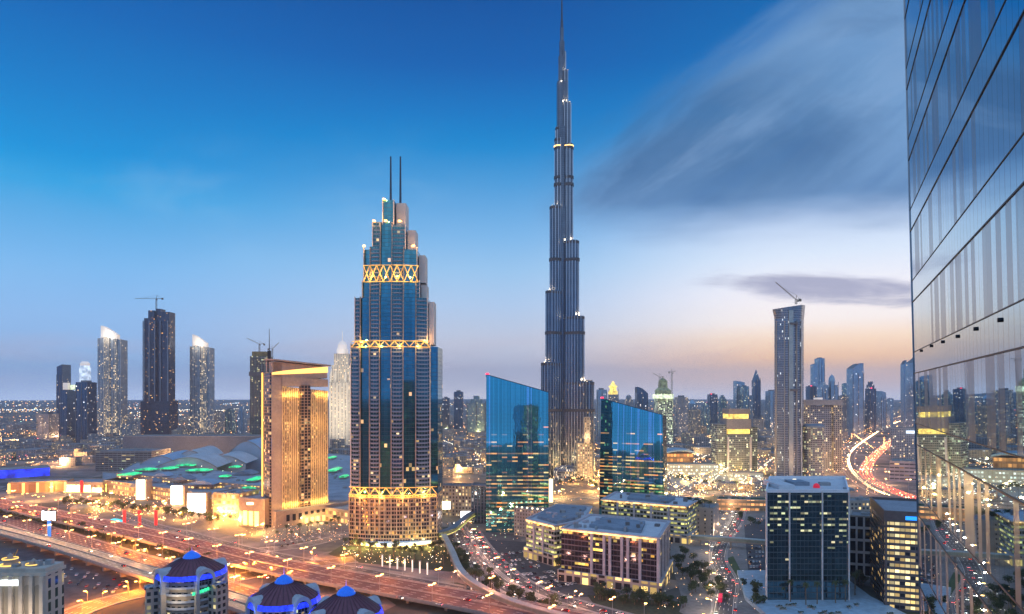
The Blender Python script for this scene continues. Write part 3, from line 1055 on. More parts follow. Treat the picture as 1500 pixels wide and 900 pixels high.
# ------------------------------------------------------------------ the two slanted blue glass towers
def slant_glass(nm, seed):
    m, t_, bs = new_mat(nm)
    uvn = t_.nodes.new('ShaderNodeUVMap')
    U, V, _ = split(t_, N(t_, uvn.outputs[0]))
    du, dv = 1.35, 3.9
    uu, vv = U / du, V / dv
    iu, iv = uu.floor(), vv.floor()
    fu, fv = uu - iu, vv - iv
    rc, _c = white(t_, combine(t_, iu, seed, 0.0))
    r1, c1 = white(t_, combine(t_, (iu / 4.0).floor(), iv, seed + 3.0))
    row, c2 = white(t_, combine(t_, seed, iv, 2.0))
    q1, q2, q3 = split(t_, c1)
    mull = fu.lt(.10)
    sill = fv.lt(.05)
    base = mixc(t_, rc, lin((.10, .48, .50)), lin((.22, .64, .66)))
    base = mixc(t_, rc.gt(.82), base, lin((.42, .70, .86)))
    base = mixc(t_, mull.op('MAXIMUM', sill * .4) * .75, base, lin((.05, .13, .2)))
    put(t_, base, bs.inputs['Base Color'])
    bs.inputs['Metallic'].default_value = .95
    nz = noise_tex(t_, combine(t_, U * .2, V * .06, seed), 1.0, 2.0)
    bmp = t_.nodes.new('ShaderNodeBump')
    bmp.inputs['Strength'].default_value = .06
    bmp.inputs['Distance'].default_value = .5
    put(t_, nz, bmp.inputs['Height'])
    t_.links.new(bmp.outputs[0], bs.inputs['Normal'])
    put(t_, mull * .2 + .03, bs.inputs['Roughness'])
    pr = smooth(t_, V, 106.0, 60.0, .02, .66)
    on = (r1 * .55 + row * .45).lt(pr * .9 + .12 * row.lt(.18)) * fv.gt(.55) * fv.lt(.9) * fu.gt(.12) * V.lt(112.0)
    put(t_, mixc(t_, q2, lin((1, .30, .05)), lin((1, .78, .28))), bs.inputs['Emission Color'])
    put(t_, on * (q3 * q3 * 1.3 + .12), bs.inputs['Emission Strength'])
    m.cycles.emission_sampling = 'NONE'
    return m


def slanted(label, poly, zt, lean, seed, red, extra=None):
    cx, cy_ = sum(q_[0] for q_ in poly) / 4, sum(q_[1] for q_ in poly) / 4
    r = thing('office_tower', label, 'office tower', (cx, cy_, 0))
    m = MB()
    top = [(x + lean[k][0], y + lean[k][1]) for k, (x, y) in enumerate(poly)]
    m.prism(poly, 0, zt, 0, 1, top=top, skip=(1, 3))
    m.build('glass_facade', [slant_glass('blue_mirror_glass' + str(seed), seed), ROOF_B], r)
    m = MB()
    m.prism(poly, 0, zt, 0, 1, top=top, skip=(0, 2), cap=False)
    m.build('side_facade', [facade('dark_teal_side', (.04, .07, .08), (.03, .09, .11), 2.7, 3.9, .06, .1, .06, .05, GREENISH, WARM, .9, metal=.85, low=(.25, 8, 60)), ROOF_B], r)
    m = MB()
    e = [Vector((*top[k], zt[k])) for k in range(4)]
    for k in range(4):
        m.beam(e[k] + Vector((0, 0, .3)), e[(k + 1) % 4] + Vector((0, 0, .3)), .9)
    m.build('parapet', mat('dark_blue_trim', (.03, .07, .12), .4, .5, var=.05), r)
    m = MB()
    m.box(e[red].x + 1.2, e[red].y + .5, e[red].z + .2, 3.4, 2.4, 1.6)
    m.build('beacon', RED, r)
    return r


bl = [(X(712, 703), 703), (X(803.5, 703), 703), (X(803.5, 703) - .6, 733), (X(712, 703) - 1, 733)]
slanted('mirror blue office tower left of the tallest tower, its slanted roof falling to the right', bl,
        [Z(549, 703), Z(575, 703), Z(578, 703), Z(552, 703)], [(0, 5.6), (0, 5.0), (0, 0), (0, 0)], 1.0, 0)
FLx, FRx = (X(877.5, 805), 805.0), (X(973, 775), 775.0)
br = [FLx, FRx, (FRx[0] + 9.5, FRx[1] + 23), (FLx[0] + 9.5, FLx[1] + 23)]
slanted('mirror blue office tower right of the tallest tower, slanted roof and a bent left edge', br,
        [Z(584, 805), Z(608.5, 775), Z(610, 795), Z(586, 825)], [(3.2, 5), (-1, 4.6), (-2.2, 0), (2.5, 0)], 2.0, 0)

# ------------------------------------------------------------------ offices in the middle
G_SLAB = facade('grey_frame_offices', (.13, .11, .13), (.05, .045, .06), 2.8, 4.0, .03, .16, .05, .26, (1, .48, .06), (1, .8, .2), 1.7, metal=.7, grough=.1, row=.75, run=4, slot=.5)
G_GREEN = facade('green_lit_offices', (.36, .36, .34), (.03, .05, .045), 3.4, 4.0, .07, .3, .1, .55, (.85, .9, .25), (1, .8, .3), 1.1, metal=.6, grough=.1, row=.35, run=3, slot=.45)
G_BASE = facade('arcade_base', (.42, .34, .28), (.05, .04, .04), 6.5, 6.6, .14, .06, .2, .6, WARM, (1, .7, .2), 1.6, metal=.4, grough=.2)
LILAC = mat('lilac_grey_cladding', (.42, .4, .44), .7)
AMB_STRIP = mat('amber_eave_light', (.8, .5, .2), .5, emit=(1, .55, .18), es=2.4, var=.5, scale=.12)


def office(label, poly, z1, wall, base_h=8, lit_edges=(0,), rblue=True, piers=()):
    cx, cy_ = sum(q_[0] for q_ in poly) / len(poly), sum(q_[1] for q_ in poly) / len(poly)
    r = thing('office_block', label, 'office block', (cx, cy_, 0))
    poly = ccw(poly)
    m = MB()
    m.prism(poly, base_h, z1 - 4.2, 0, 0, cap=False)
    m.build('office_floors', wall, r)
    m = MB()
    out = shift_in(poly, -3.0)
    m.prism(out, 0, base_h, 0, 1)
    m.build('arcade', [G_BASE, LILAC], r)
    m = MB()
    m.prism(shift_in(poly, 1.2), z1 - 4.2, z1 - 1.0, 0, 0, cap=False)
    m.build('top_storey', facade('recessed_top_floor', (.3, .22, .14), (.07, .05, .03), 4.2, 3.2, .12, .1, .1, .75, (1, .5, .1), (1, .75, .35), 1.5, metal=.3, grough=.2), r)
    m = MB()
    a, c = shift_in(poly, -.8), shift_in(poly, 2.6)
    n = len(poly)
    for i in range(n):
        j = (i + 1) % n
        m.face([(*a[i], z1 - 1), (*a[j], z1 - 1), (*a[j], z1), (*a[i], z1)])
        m.face([(*a[i], z1), (*a[j], z1), (*c[j], z1), (*c[i], z1)])
        m.face([(*c[j], z1 - 1.4), (*c[i], z1 - 1.4), (*c[i], z1), (*c[j], z1)])
        m.face([(*a[j], z1 - 1), (*a[i], z1 - 1), (*c[i], z1 - 1), (*c[j], z1 - 1)])
    m.build('roof_edge', LILAC, r)
    m = MB()
    m.prism(shift_in(poly, 2.6), z1 - 1.5, z1 - 1.3, 0, 0)
    rf = m.build('roof', ROOF_P, r)
    m = MB()
    m.prism(shift_in(poly, .30 * math.dist(poly[0], poly[1])), z1 - 1.28, z1 + 1.2, 0, 0)
    m.build('roof_plant', ROOF_B, rf)
    lg = random.Random(int(cx))
    for k in range(24):
        s = [lg.random() ** 2 for _ in poly]
        w = sum(s)
        x, y = sum(q_[0] * v_ for q_, v_ in zip(poly, s)) / w, sum(q_[1] * v_ for q_, v_ in zip(poly, s)) / w
        x, y = cx + (x - cx) * .8, cy_ + (y - cy_) * .8
        m = MB()
        sx, sy, sh = lg.uniform(1.5, 5), lg.uniform(1.5, 4), lg.uniform(1.2, 2.6)
        m.box(x, y, z1 - 1.2, sx, sy, sh + (2.4 if k % 3 == 0 else 0), lg.choice((0, -.5)))
        m.build('roof_unit', lg.choice((PLANT, LILAC, CONC_D)), rf)
    for e_ in lit_edges:
        p0, p1 = Vector((*poly[e_], 0)), Vector((*poly[(e_ + 1) % n], 0))
        d = (p1 - p0).normalized()
        out_ = Vector((d.y, -d.x, 0)) * .95
        m = MB()
        m.beam(p0 + d * 1.5 + out_ + Vector((0, 0, z1 - 1.4)), p1 - d * 1.5 + out_ + Vector((0, 0, z1 - 1.4)), 1.1)
        m.build('eave_light', AMB_STRIP, r)
    for e_, fr in piers:
        p0, p1 = Vector((*poly[e_], 0)), Vector((*poly[(e_ + 1) % n], 0))
        q_ = p0.lerp(p1, fr)
        ang = math.atan2(p1.y - p0.y, p1.x - p0.x)
        m = MB()
        m.box(q_.x, q_.y, .2, 2.0, 2.6, z1 - 1.4, ang)
        m.build('pier', LILAC, r)
    return r


office('nearest grey office block with dark glass and an amber lit floor, by the car park',
       [(37.5, 520), (104, 483), (127, 548), (66, 580)], 40.6, G_SLAB, 9, (0, 3), piers=[(0, f_) for f_ in (.33, .46, .52, .64, .70, .82, .995)] + [(1, .25), (1, .5), (1, .75)])
office('lower office wing with green lit floors, joined left of the nearest grey block',
       [(12.5, 597), (35.5, 566), (62, 588), (78, 664), (44, 676)], 33.5, G_GREEN, 9, (0, 4), piers=[(0, .3), (0, .62)])
office('farther office block with amber roof edges, standing below the right hand blue mirror tower',
       [(91, 693), (166, 648), (193, 698), (113, 746)], 36, G_GREEN, 8, (0, 3), piers=[(0, .2), (0, .4), (0, .6), (0, .8)])
TAUPE = facade('taupe_wall', (.36, .31, .29), (.05, .05, .05), 6.5, 4.0, .40, .35, .25, .25, WARM, WARM, 1.2, metal=.3, grough=.3)
block('stone_block', 'plain taupe windowless block with dark roof trees, right of the farther office block', 'building',
      [(X(999, 686), 686), (X(1045, 672), 672), (X(1053, 700), 700), (X(1008, 716), 716)], 0, 29, TAUPE, clutter=6)
block('stone_block', 'pale stone block edged with round lamps, before the left blue mirror tower', 'building',
      [(X(753, 688), 688), (X(797, 670), 670), (X(806, 690), 690), (X(765, 700), 700)], 0, Z(748, 680), facade('pale_perforated_wall', (.42, .37, .34), (.08, .07, .06), 3.2, 3.4, .3, .25, .25, .3, (1, .8, .5), WARM, 1.0, metal=.2, grough=.4), clutter=3)
lt = random.Random(3)
for k in range(6):
    q = MB()
    px = 757 + 7.6 * k
    Y_ = 687 - 3.2 * k
    q.lathe(X(px, Y_), Y_, [(0, Z(748, 680) + 1.3), (1.1, Z(748, 680) + 2.2), (1.1, Z(748, 680) + 2.8), (0, Z(748, 680) + 3.6)], 8)
    tag(q.build('globe_lamp', GLOWW), 'round white globe lamp on the edge of the pale stone block', 'lamp', 'globe lamps on the pale stone block')

# glass office with white roof
gl_ = facade('deep_teal_curtain_wall', (.06, .08, .09), (.07, .135, .16), 2.6, 3.9, .04, .1, .06, .42, GREENISH, (1, .85, .5), .75, metal=.9, grough=.05, row=.5, run=3, slot=.6, colvar=.35, low=(.06, 34, 52))
gp = [(X(1122, 462), 462), (X(1243.5, 462), 462), (X(1238, 538), 538), (X(1127, 538), 538)]
g_ = thing('office_tower', 'teal glass office tower with a white roof and pale vertical ribs', 'office tower', (X(1180, 462), 490, 0))
zr = Z(722, 462)
m = MB()
m.prism(gp, 3, zr, 0, 1)
m.build('curtain_wall', [gl_, ROOF_P], g_)
for px in (1122.5, 1156, 1204, 1243):
    m = MB()
    m.box(X(px, 462), 461.7, 3, .75, 1.5, zr - 2)
    m.build('rib', mat('pale_rib', (.6, .58, .57), .5), g_)
for k in range(1, 3):
    m = MB()
    a_ = (gp[1][0] + (gp[2][0] - gp[1][0]) * k / 3, gp[1][1] + (gp[2][1] - gp[1][1]) * k / 3)
    m.box(a_[0], a_[1], 3, 1.2, 1.0, zr - 2)
    m.build('rib', MATS['pale_rib'], g_)
m = MB()
for i in range(4):
    j = (i + 1) % 4
    a, c = shift_in(gp, -.4), shift_in(gp, 1.4)
    m.face([(*a[i], zr + .02), (*a[j], zr + .02), (*a[j], zr + 2.2), (*a[i], zr + 2.2)])
    m.face([(*a[i], zr + 2.2), (*a[j], zr + 2.2), (*c[j], zr + 2.2), (*c[i], zr + 2.2)])
    m.face([(*c[j], zr + .02), (*c[i], zr + .02), (*c[i], zr + 2.2), (*c[j], zr + 2.2)])
m.build('parapet', mat('white_parapet', (.7, .72, .76), .6, var=.08), g_)
for (cx, cy_, sx, sy, hh, mm, nm) in ((X(1142, 490), 492, 11, 30, 3.2, ROOF_P, 'roof_plant'), (X(1180, 490), 505, 12, 16, 2.6, ROOF_B, 'roof_plant'), (X(1217, 490), 500, 7, 5, 2.2, PLANT, 'roof_plant'),
                                  (X(1163, 490), 510, 3, 3, 2, PLANT, 'roof_plant'), (X(1228, 490), 475, 4, 8, 1.5, PLANT, 'roof_plant')):
    m = MB()
    m.box(cx, cy_, zr + .03, sx, sy, hh)
    m.build(nm, mm, g_)
m = MB()
m.lathe(X(1196, 486), 486, [(2.3, zr + .2), (2.2, zr + 1.6), (1.6, zr + 2.6), (.7, zr + 3.2), (0, zr + 3.4)], 14)
m.build('red_dome', mat('red_logo', (.55, .02, .04), .4, emit=(1, .02, .06), es=.35, var=.05), g_)
m = MB()
m.box(X(1163, 520), 519, zr + .2, 2.4, 1, 2)
m.build('floodlight', GLOWW, g_)
# its podium
pd = [(X(1091, 460), 470), (X(1096, 436), 432), (X(1150, 420), 420), (X(1270, 415), 418), (X(1290, 430), 432), (X(1262, 470), 470), (X(1246, 540), 540), (X(1118, 540), 540)]
pd = [(105*1.53, 470), (161, 432), (185, 418), (226, 415), (250, 428), (247, 470), (256, 540), (178, 540)]
m = MB()
m.prism(pd, 0, 3.0, 0, 0)
m.build('podium', mat('pale_blue_deck', (.32, .45, .55), .5, var=.25, scale=.25), g_)

# brown tower with the blue sign
bw = facade('brown_office_windows', (.13, .105, .10), (.05, .05, .06), 3.0, 3.9, .06, .38, .10, .74, (1, .66, .22), (1, .85, .45), 1.6, metal=.5, grough=.15, row=.15, run=2)
bws = facade('brown_side_panels', (.13, .10, .09), (.04, .04, .045), 3.0, 3.9, .1, .36, .1, .1, WARM, WARM, .9, metal=.5, grough=.2)
bp = [(246, 451), (288, 435), (311, 497), (269, 513)]
b2 = thing('office_tower', 'brown office tower with rows of yellow lit windows and a small blue sign', 'office tower', (278, 474, 0))
zb_ = Z(748, 451)
m = MB()
m.prism(bp, 0, zb_ - 7, 0, 1, skip=(1, 2, 3), cap=False)
m.build('front_windows', [bw], b2)
m = MB()
m.prism(bp, 0, zb_ - 7, 0, 0, skip=(0,), cap=False)
m.build('side_walls', bws, b2)
BROWN = mat('brown_cladding', (.12, .095, .09), .6)
m = MB()
m.prism(shift_in(bp, -.25), zb_ - 7, zb_, 0, 0, cap=False)
a, c = ccw(shift_in(bp, -.25)), ccw(shift_in(bp, 1.2))
for i in range(4):
    j = (i + 1) % 4
    m.face([(*a[i], zb_), (*a[j], zb_), (*c[j], zb_), (*c[i], zb_)])
    m.face([(*c[j], zb_ - 2), (*c[i], zb_ - 2), (*c[i], zb_), (*c[j], zb_)])
m.build('attic', BROWN, b2)
m = MB()
m.prism(shift_in(bp, 1.2), zb_ - 2.2, zb_ - 1.9, 0, 0)
m.build('roof', mat('grey_blue_roof', (.26, .28, .32), .85), b2)
dF = Vector((288 - 246, 435 - 451, 0)).normalized()
oF = Vector((dF.y, -dF.x, 0))
for fr in (.02, .5, .98):
    q_ = Vector((246, 451, 0)).lerp(Vector((288, 435, 0)), fr) + oF * .3
    m = MB()
    m.box(q_.x, q_.y, 0, 1.3 if fr != .5 else .6, 1.0, zb_ - 7, math.atan2(dF.y, dF.x))
    m.build('pier', BROWN, b2)
q_ = Vector((246, 451, 0)).lerp(Vector((288, 435, 0)), .40) + oF * .5
m = MB()
m.box(q_.x, q_.y, zb_ - 5.4, 11.5, .5, 2.4, math.atan2(dF.y, dF.x))
m.build('sign', mat('blue_sign_light', (.02, .15, .6), .4, emit=(.02, .28, 1), es=1.6, var=.2, scale=.8), b2)

# white framed block between them
jw = facade('white_frame_windows', (.5, .49, .5), (.03, .04, .05), 5.2, 9.5, .14, .1, .12, .0, (1, .6, .2), WARM, 1.0, metal=.6, grough=.1)
block('office_block', 'narrow white framed block between the teal glass tower and the brown tower', 'office block',
      [(X(1244, 535), 535), (X(1290, 528), 528), (X(1292, 550), 550), (X(1248, 560), 560)], 0, Z(757, 535), jw, clutter=4)
# long lit arcade behind the taupe block
arc = facade('orange_lit_arcade', (.4, .26, .15), (.2, .12, .06), 5.0, 6.0, .1, .05, .5, .85, (1, .35, .1), (1, .5, .2), 1.6, metal=.1, grough=.5, row=.2)
block('arcade_building', 'long low building with a glowing orange arcade, left of the white roofed tower', 'building',
      [(X(1050, 838), 838), (X(1126, 830), 830), (X(1128, 850), 850), (X(1052, 858), 858)], 0, 13, arc, roof=LAWN, clutter=3)
# pedestrian bridge
def bridge(name, label, pix, z, w, hgt, glow=True):
    ln = smooth_line([G(px, py, z) for px, py in pix], 8)
    r = thing(name, label, 'footbridge', (ln[0][0], ln[0][1], 0))
    m = MB(); ribbon(m, ln, w, z + hgt, 0, .6); m.build('roof', mat('bridge_roof', (.2, .24, .26), .5, .4) if glow else mat('pale_bridge_roof', (.36, .4, .38), .6), r)
    m = MB(); ribbon(m, ln, w - 1, z, 0, .9); m.build('deck', CONC, r)
    m = MB(); ribbon(m, ln, .3, z + hgt - .7, 0, hgt - .8, w / 2 - .8); ribbon(m, ln, .3, z + hgt - .7, 0, hgt - .8, -(w / 2 - .8))
    m.build('glass_walls', mat('bridge_glass', (.1, .14, .13), .15, .6, emit=(.9, .8, .3), es=.16, var=.3, scale=.3) if glow else mat('grey_bridge_glass', (.25, .3, .28), .3, .4), r)
    m = MB(); ribbon(m, ln, .3, z + .5, 0, .5, -(w / 2 - .2)); m.build('edge_light', mat('lime_edge_light', (.6, .6, .2), .5, emit=(.85, .8, .2), es=.8, var=.4, scale=.15) if glow else CONC, r)
    for x, y, a in along(ln, 28, 8):
        m = MB(); m.beam((x, y, 0), (x, y, z - .8), 1.6, n=8); m.build('column', CONC, r)


bridge('footbridge', 'dark roofed footbridge with a lime lit edge, leading to the left blue mirror tower', ((640, 786), (664, 778), (690, 757), (716, 747)), 7, 7, 4.2)
bridge('footbridge', 'pale covered walkway curving down between the twin spire tower and the car park', ((650, 788), (662, 812), (676, 842), (706, 866), (760, 890), (840, 912)), 7, 5, 3.6, False)
bridge('footbridge', 'long grey blue canopy bridge crossing left of the white roofed glass tower', ((1012, 789), (1060, 792), (1124, 797)), 6, 6, 3.4, False)
# ------------------------------------------------------------------ the mirror glass wall beside the photographer
def mirror_mat():
    m, t_, bs = new_mat('mirror_glass_wall')
    uvn = t_.nodes.new('ShaderNodeUVMap')
    U, V, _ = split(t_, N(t_, uvn.outputs[0]))
    iv = ((V - 143.2) / 4.05).floor()
    cell = U / .62
    iu = cell.floor()
    fu = cell - iu
    r1, c1 = white(t_, combine(t_, iu, iv, 3.0))
    r2, c2 = white(t_, combine(t_, (U / 2.6).floor(), iv, 9.0))
    frac = (V - 143.2) / 4.05 - iv
    span = frac.lt(.30)
    # vertical frosted strips, a new arrangement on every storey
    strip = r1.gt(.64) * (1 - span)
    wide = r2.gt(.72) * ((U / 2.6) - (U / 2.6).floor()).lt(.34) * (1 - span)
    st = strip.op('MAXIMUM', wide)
    thin = (fu - .5).abs().gt(.465)
    tint = mixc(t_, r1, lin((.24, .44, .58)), lin((.38, .56, .68)))
    tint = mixc(t_, span, tint, lin((.30, .50, .63)))
    bs.inputs['Metallic'].default_value = 1.0
    put(t_, mixc(t_, thin * .85, tint, lin((.12, .16, .2))), bs.inputs['Base Color'])
    bs.inputs['Roughness'].default_value = .012
    fr = t_.nodes.new('ShaderNodeBsdfPrincipled')
    fr.inputs['Base Color'].default_value = lin((.15, .17, .21))
    fr.inputs['Roughness'].default_value = .30
    fr.inputs['Metallic'].default_value = .35
    mx = t_.nodes.new('ShaderNodeMixShader')
    put(t_, st * (r1 * .35 + .36), mx.inputs[0])
    t_.links.new(bs.outputs[0], mx.inputs[1])
    t_.links.new(fr.outputs[0], mx.inputs[2])
    out = [n for n in t_.nodes if n.type == 'OUTPUT_MATERIAL'][0]
    t_.links.new(mx.outputs[0], out.inputs[0])
    return m


mt = thing('glass_tower', 'huge mirror glass tower close by, reflecting the city and the sky', 'glass tower', (24, 30, 0))
MA, MBp = (23.0, 39.0), (5.51, 1.0)          # far and near end of the wall on plan
lean = lambda z: -.026 * (z - 142)
dW = Vector((MBp[0] - MA[0], MBp[1] - MA[1], 0))
LW = dW.length
dW.normalize()
nW = Vector((-dW.y, dW.x, 0))
if nW.x > 0:
    nW = -nW
w3 = lambda s_, z, o=0.0: (MA[0] + dW.x * s_ + lean(z) + nW.x * o, MA[1] + dW.y * s_ + nW.y * o, z)
TOPZ = 167.0
m = MB()
m.face([w3(0, 0), w3(0, TOPZ), w3(LW, TOPZ), w3(LW, 0)], 0, [(0, 0), (0, TOPZ), (LW, TOPZ), (LW, 0)])
bk = 34.0
b3 = lambda s_, z: (w3(s_, z)[0] - nW.x * bk, w3(s_, z)[1] - nW.y * bk, z)
m2 = MB()
m2.face([w3(0, 0), b3(0, 0), b3(0, TOPZ), w3(0, TOPZ)], 0, [(0, 0), (bk, 0), (bk, TOPZ), (0, TOPZ)])
m2.face([w3(LW, TOPZ), b3(LW, TOPZ), b3(LW, 0), w3(LW, 0)], 0, [(0, TOPZ), (bk, TOPZ), (bk, 0), (0, 0)])
m2.face([b3(0, 0), b3(LW, 0), b3(LW, TOPZ), b3(0, TOPZ)], 0, [(0, 0), (LW, 0), (LW, TOPZ), (0, TOPZ)])
m2.face([w3(0, TOPZ), b3(0, TOPZ), b3(LW, TOPZ), w3(LW, TOPZ)], 0)
m.build('glass_wall', mirror_mat(), mt)
m2.build('side_walls', facade('tower_side_glass', (.1, .12, .14), (.15, .2, .26), 1.4, 4.05, .04, .3, .02, .1, metal=.9), mt)
for k in range(-34, 9):
    for zo in (143.2, 144.4):
        z = zo + 4.05 * k
        if 2 < z < TOPZ - .3:
            q = MB()
            q.beam(w3(0, z, .0), w3(LW, z, .0), .065 if zo == 143.2 else .045)
            if abs(k) < 9:
                q.build('glazing_joint', mat('black_joint', (.012, .014, .018), .5, var=0), mt)
q = MB()
q.beam(w3(0, 0), w3(0, TOPZ), .09)
q.build('corner_trim', mat('corner_steel', (.25, .28, .32), .3, .8, var=0), mt)
for px, py in ((1351, 514), (1366, 507), (1383, 501), (1405, 493), (1432, 482), (1468, 469)):
    u_ = (px - 750) / F
    Yv = 5.05 / (u_ - .46)
    z = Z(py, Yv)
    s_ = (39 - Yv) / 38 * LW
    c0, c1 = w3(s_, z, -.02), w3(s_, z, .07)
    q = MB()
    q.beam(c0, c1, .11, n=10)
    q.build('anchor_socket', mat('anchor_black', (.015, .015, .02), .5, var=0), mt)

# ------------------------------------------------------------------ far towers
HAZ_BLUE = facade('hazed_blue_tower', (.34, .41, .49), (.26, .40, .52), 4.2, 3.8, .2, .06, .05, .03, WARM, COOL, 1.6, metal=.8, grough=.15)  # lighter bluish colour stands in for thicker haze
HAZ_TEAL = facade('teal_tower', (.22, .30, .33), (.16, .32, .38), 3.0, 3.8, .08, .25, .08, .07, WARM, GREENISH, 1.6, metal=.8, grough=.15)
HAZ_GREY = facade('grey_tower', (.36, .35, .36), (.16, .19, .22), 3.4, 3.7, .2, .25, .15, .13, WARM, (1, .85, .6), 1.8, metal=.5, grough=.2)
HAZ_BEIGE = facade('beige_tower', (.40, .34, .28), (.07, .08, .09), 3.6, 3.7, .24, .25, .2, .2, WARM, (1, .75, .4), 2.0, metal=.4, grough=.2)
HAZ_DARK = facade('dark_blue_tower', (.11, .14, .19), (.06, .14, .22), 4.2, 3.8, .2, .06, .05, .035, WARM, COOL, 1.6, metal=.8, grough=.15)
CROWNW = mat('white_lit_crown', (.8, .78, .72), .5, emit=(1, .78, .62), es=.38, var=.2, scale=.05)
CROWNG = mat('green_white_lit', (.7, .75, .6), .5, emit=(.85, 1, .6), es=1.0, var=.5, scale=.1)
CROWNY = mat('yellow_lit_band', (.8, .6, .2), .5, emit=(1, .70, .14), es=1.2, var=.3, scale=.08)


def tower(label, px0, px1, py, Y, wall, form='flat', depth=None, arg=None, group=None, roundness=0, z0=0.0, cat='tower', beacon=False):
    x0, x1, zt = X(px0, Y), X(px1, Y), Z(py, Y)
    d = depth or min(x1 - x0, 45)
    if form != 'round':          # the far corner of the receding side is the one that bounds the outline
        if px0 > 760:
            x0 = X(px0, Y + d)
        elif px1 < 740:
            x1 = X(px1, Y + d)
    w = x1 - x0
    r = thing('tower', label, cat, ((x0 + x1) / 2, Y + d / 2, z0), group)
    m = MB()
    cx, cy_ = (x0 + x1) / 2, Y + d / 2
    if form == 'round':
        m.lathe(cx, cy_, [(w / 2, z0), (w / 2, zt)], 20)
        m.build('shaft', wall, r, True)
    elif form == 'slant':       # arg: drop across the roof, + falls to the right, - to the left
        dr = arg
        l_, r_ = (zt, zt - dr) if dr > 0 else (zt + dr, zt)
        m.prism(rect(x0, x1, Y, Y + d), z0, [l_, r_, r_, l_], 0, 1)
        m.build('shaft', [wall, ROOF], r)
    elif form == 'curve':       # a crown that sweeps up to one side
        n = 8
        dr = arg
        m.prism(rect(x0, x1, Y, Y + d), z0, zt - abs(dr), 0, 1, cap=False)
        m.build('shaft', [wall, ROOF], r)
        m = MB()
        for k in range(n):
            a, c = k / n, (k + 1) / n
            hgt = lambda s_: abs(dr) * (math.sin(math.pi / 2 * (s_ if dr < 0 else 1 - s_)) ** 1.0)
            za, zc_ = zt - abs(dr) + hgt(a), zt - abs(dr) + hgt(c)
            xa, xc = x0 + w * a, x0 + w * c
            zb0 = zt - abs(dr)
            m.face([(xa, Y, zb0), (xc, Y, zb0), (xc, Y, zc_), (xa, Y, za)], 0, [(xa, zb0), (xc, zb0), (xc, zc_), (xa, za)])
            m.face([(xc, Y + d, zb0), (xa, Y + d, zb0), (xa, Y + d, za), (xc, Y + d, zc_)], 0)
            m.face([(xa, Y, za), (xc, Y, zc_), (xc, Y + d, zc_), (xa, Y + d, za)], 1)
        zz_ = zt
        xe = x1 if dr < 0 else x0
        m.face([(xe, Y, zb0), (xe, Y + d, zb0), (xe, Y + d, zz_), (xe, Y, zz_)] if dr < 0 else [(xe, Y + d, zb0), (xe, Y, zb0), (xe, Y, zz_), (xe, Y + d, zz_)])
        m.build('crown', [wall, ROOF], r)
    elif form in ('point', 'dome', 'step', 'lantern'):
        hh = arg or w * .8
        m.prism(rect(x0, x1, Y, Y + d), z0, zt - hh, 0, 1)
        m.build('shaft', [wall, ROOF], r)
        m = MB()
        s = rect(x0 + w * .05, x1 - w * .05, Y + d * .05, Y + d * .95)
        if form == 'point':
            tp = [(cx + (a - cx) * .02, cy_ + (c - cy_) * .02) for a, c in s]
            m.prism(s, zt - hh + .1, zt, 0, 0, top=tp)
        elif form == 'dome':
            m.lathe(cx, cy_, [(w * .42, zt - hh + .1), (w * .42, zt - hh * .6), (w * .36, zt - hh * .35), (w * .2, zt - hh * .15), (w * .05, zt - hh * .08), (w * .03, zt)], 14)
        elif form == 'lantern':
            m.lathe(cx, cy_, [(w * .5, zt - hh + .1), (w * .5, zt - hh * .75), (w * .36, zt - hh * .7), (w * .36, zt - hh * .45), (w * .5, zt - hh * .4), (w * .2, zt - hh * .2), (w * .1, zt)], 8)
        else:
            m.prism(rect(x0 + w * .18, x1 - w * .18, Y + d * .1, Y + d * .9), zt - hh + .1, zt - hh * .45, 0, 1)
            m.prism(rect(x0 + w * .34, x1 - w * .34, Y + d * .2, Y + d * .8), zt - hh * .45 + .1, zt, 0, 1)
        m.build('crown', [CROWNY if form == 'lantern' else wall, ROOF], r)
    else:
        m.prism(rect(x0, x1, Y, Y + d), z0, zt, 0, 1)
        m.build('shaft', [wall, ROOF], r)
        m = MB()
        m.prism(rect(x0 + w * .25, x0 + w * .7, Y + d * .2, Y + d * .8), zt + .05, zt + min(6, w * .16), 0, 0)
        m.build('roof_plant', ROOF, r)
    if w > 18:
        m = MB()
        for k in (.0, .5, 1.0) if form not in ('round',) else ():
            m.box(x0 + w * k, Y - .2, z0, max(1.2, w * .04), 1.6, (zt - z0) * (.97 if form in ('flat',) else .86))
        if m.f:
            m.build('ribs', CONC_D if wall in (HAZ_DARK, HAZ_BLUE, HAZ_TEAL) else CONC, r)
    if beacon:
        m = MB()
        m.box(x0 + w * .15, Y, zt - (arg or 0) * (form in ('step', 'point', 'dome')), 4, 4, 3)
        m.build('beacon', RED, r)
    return r


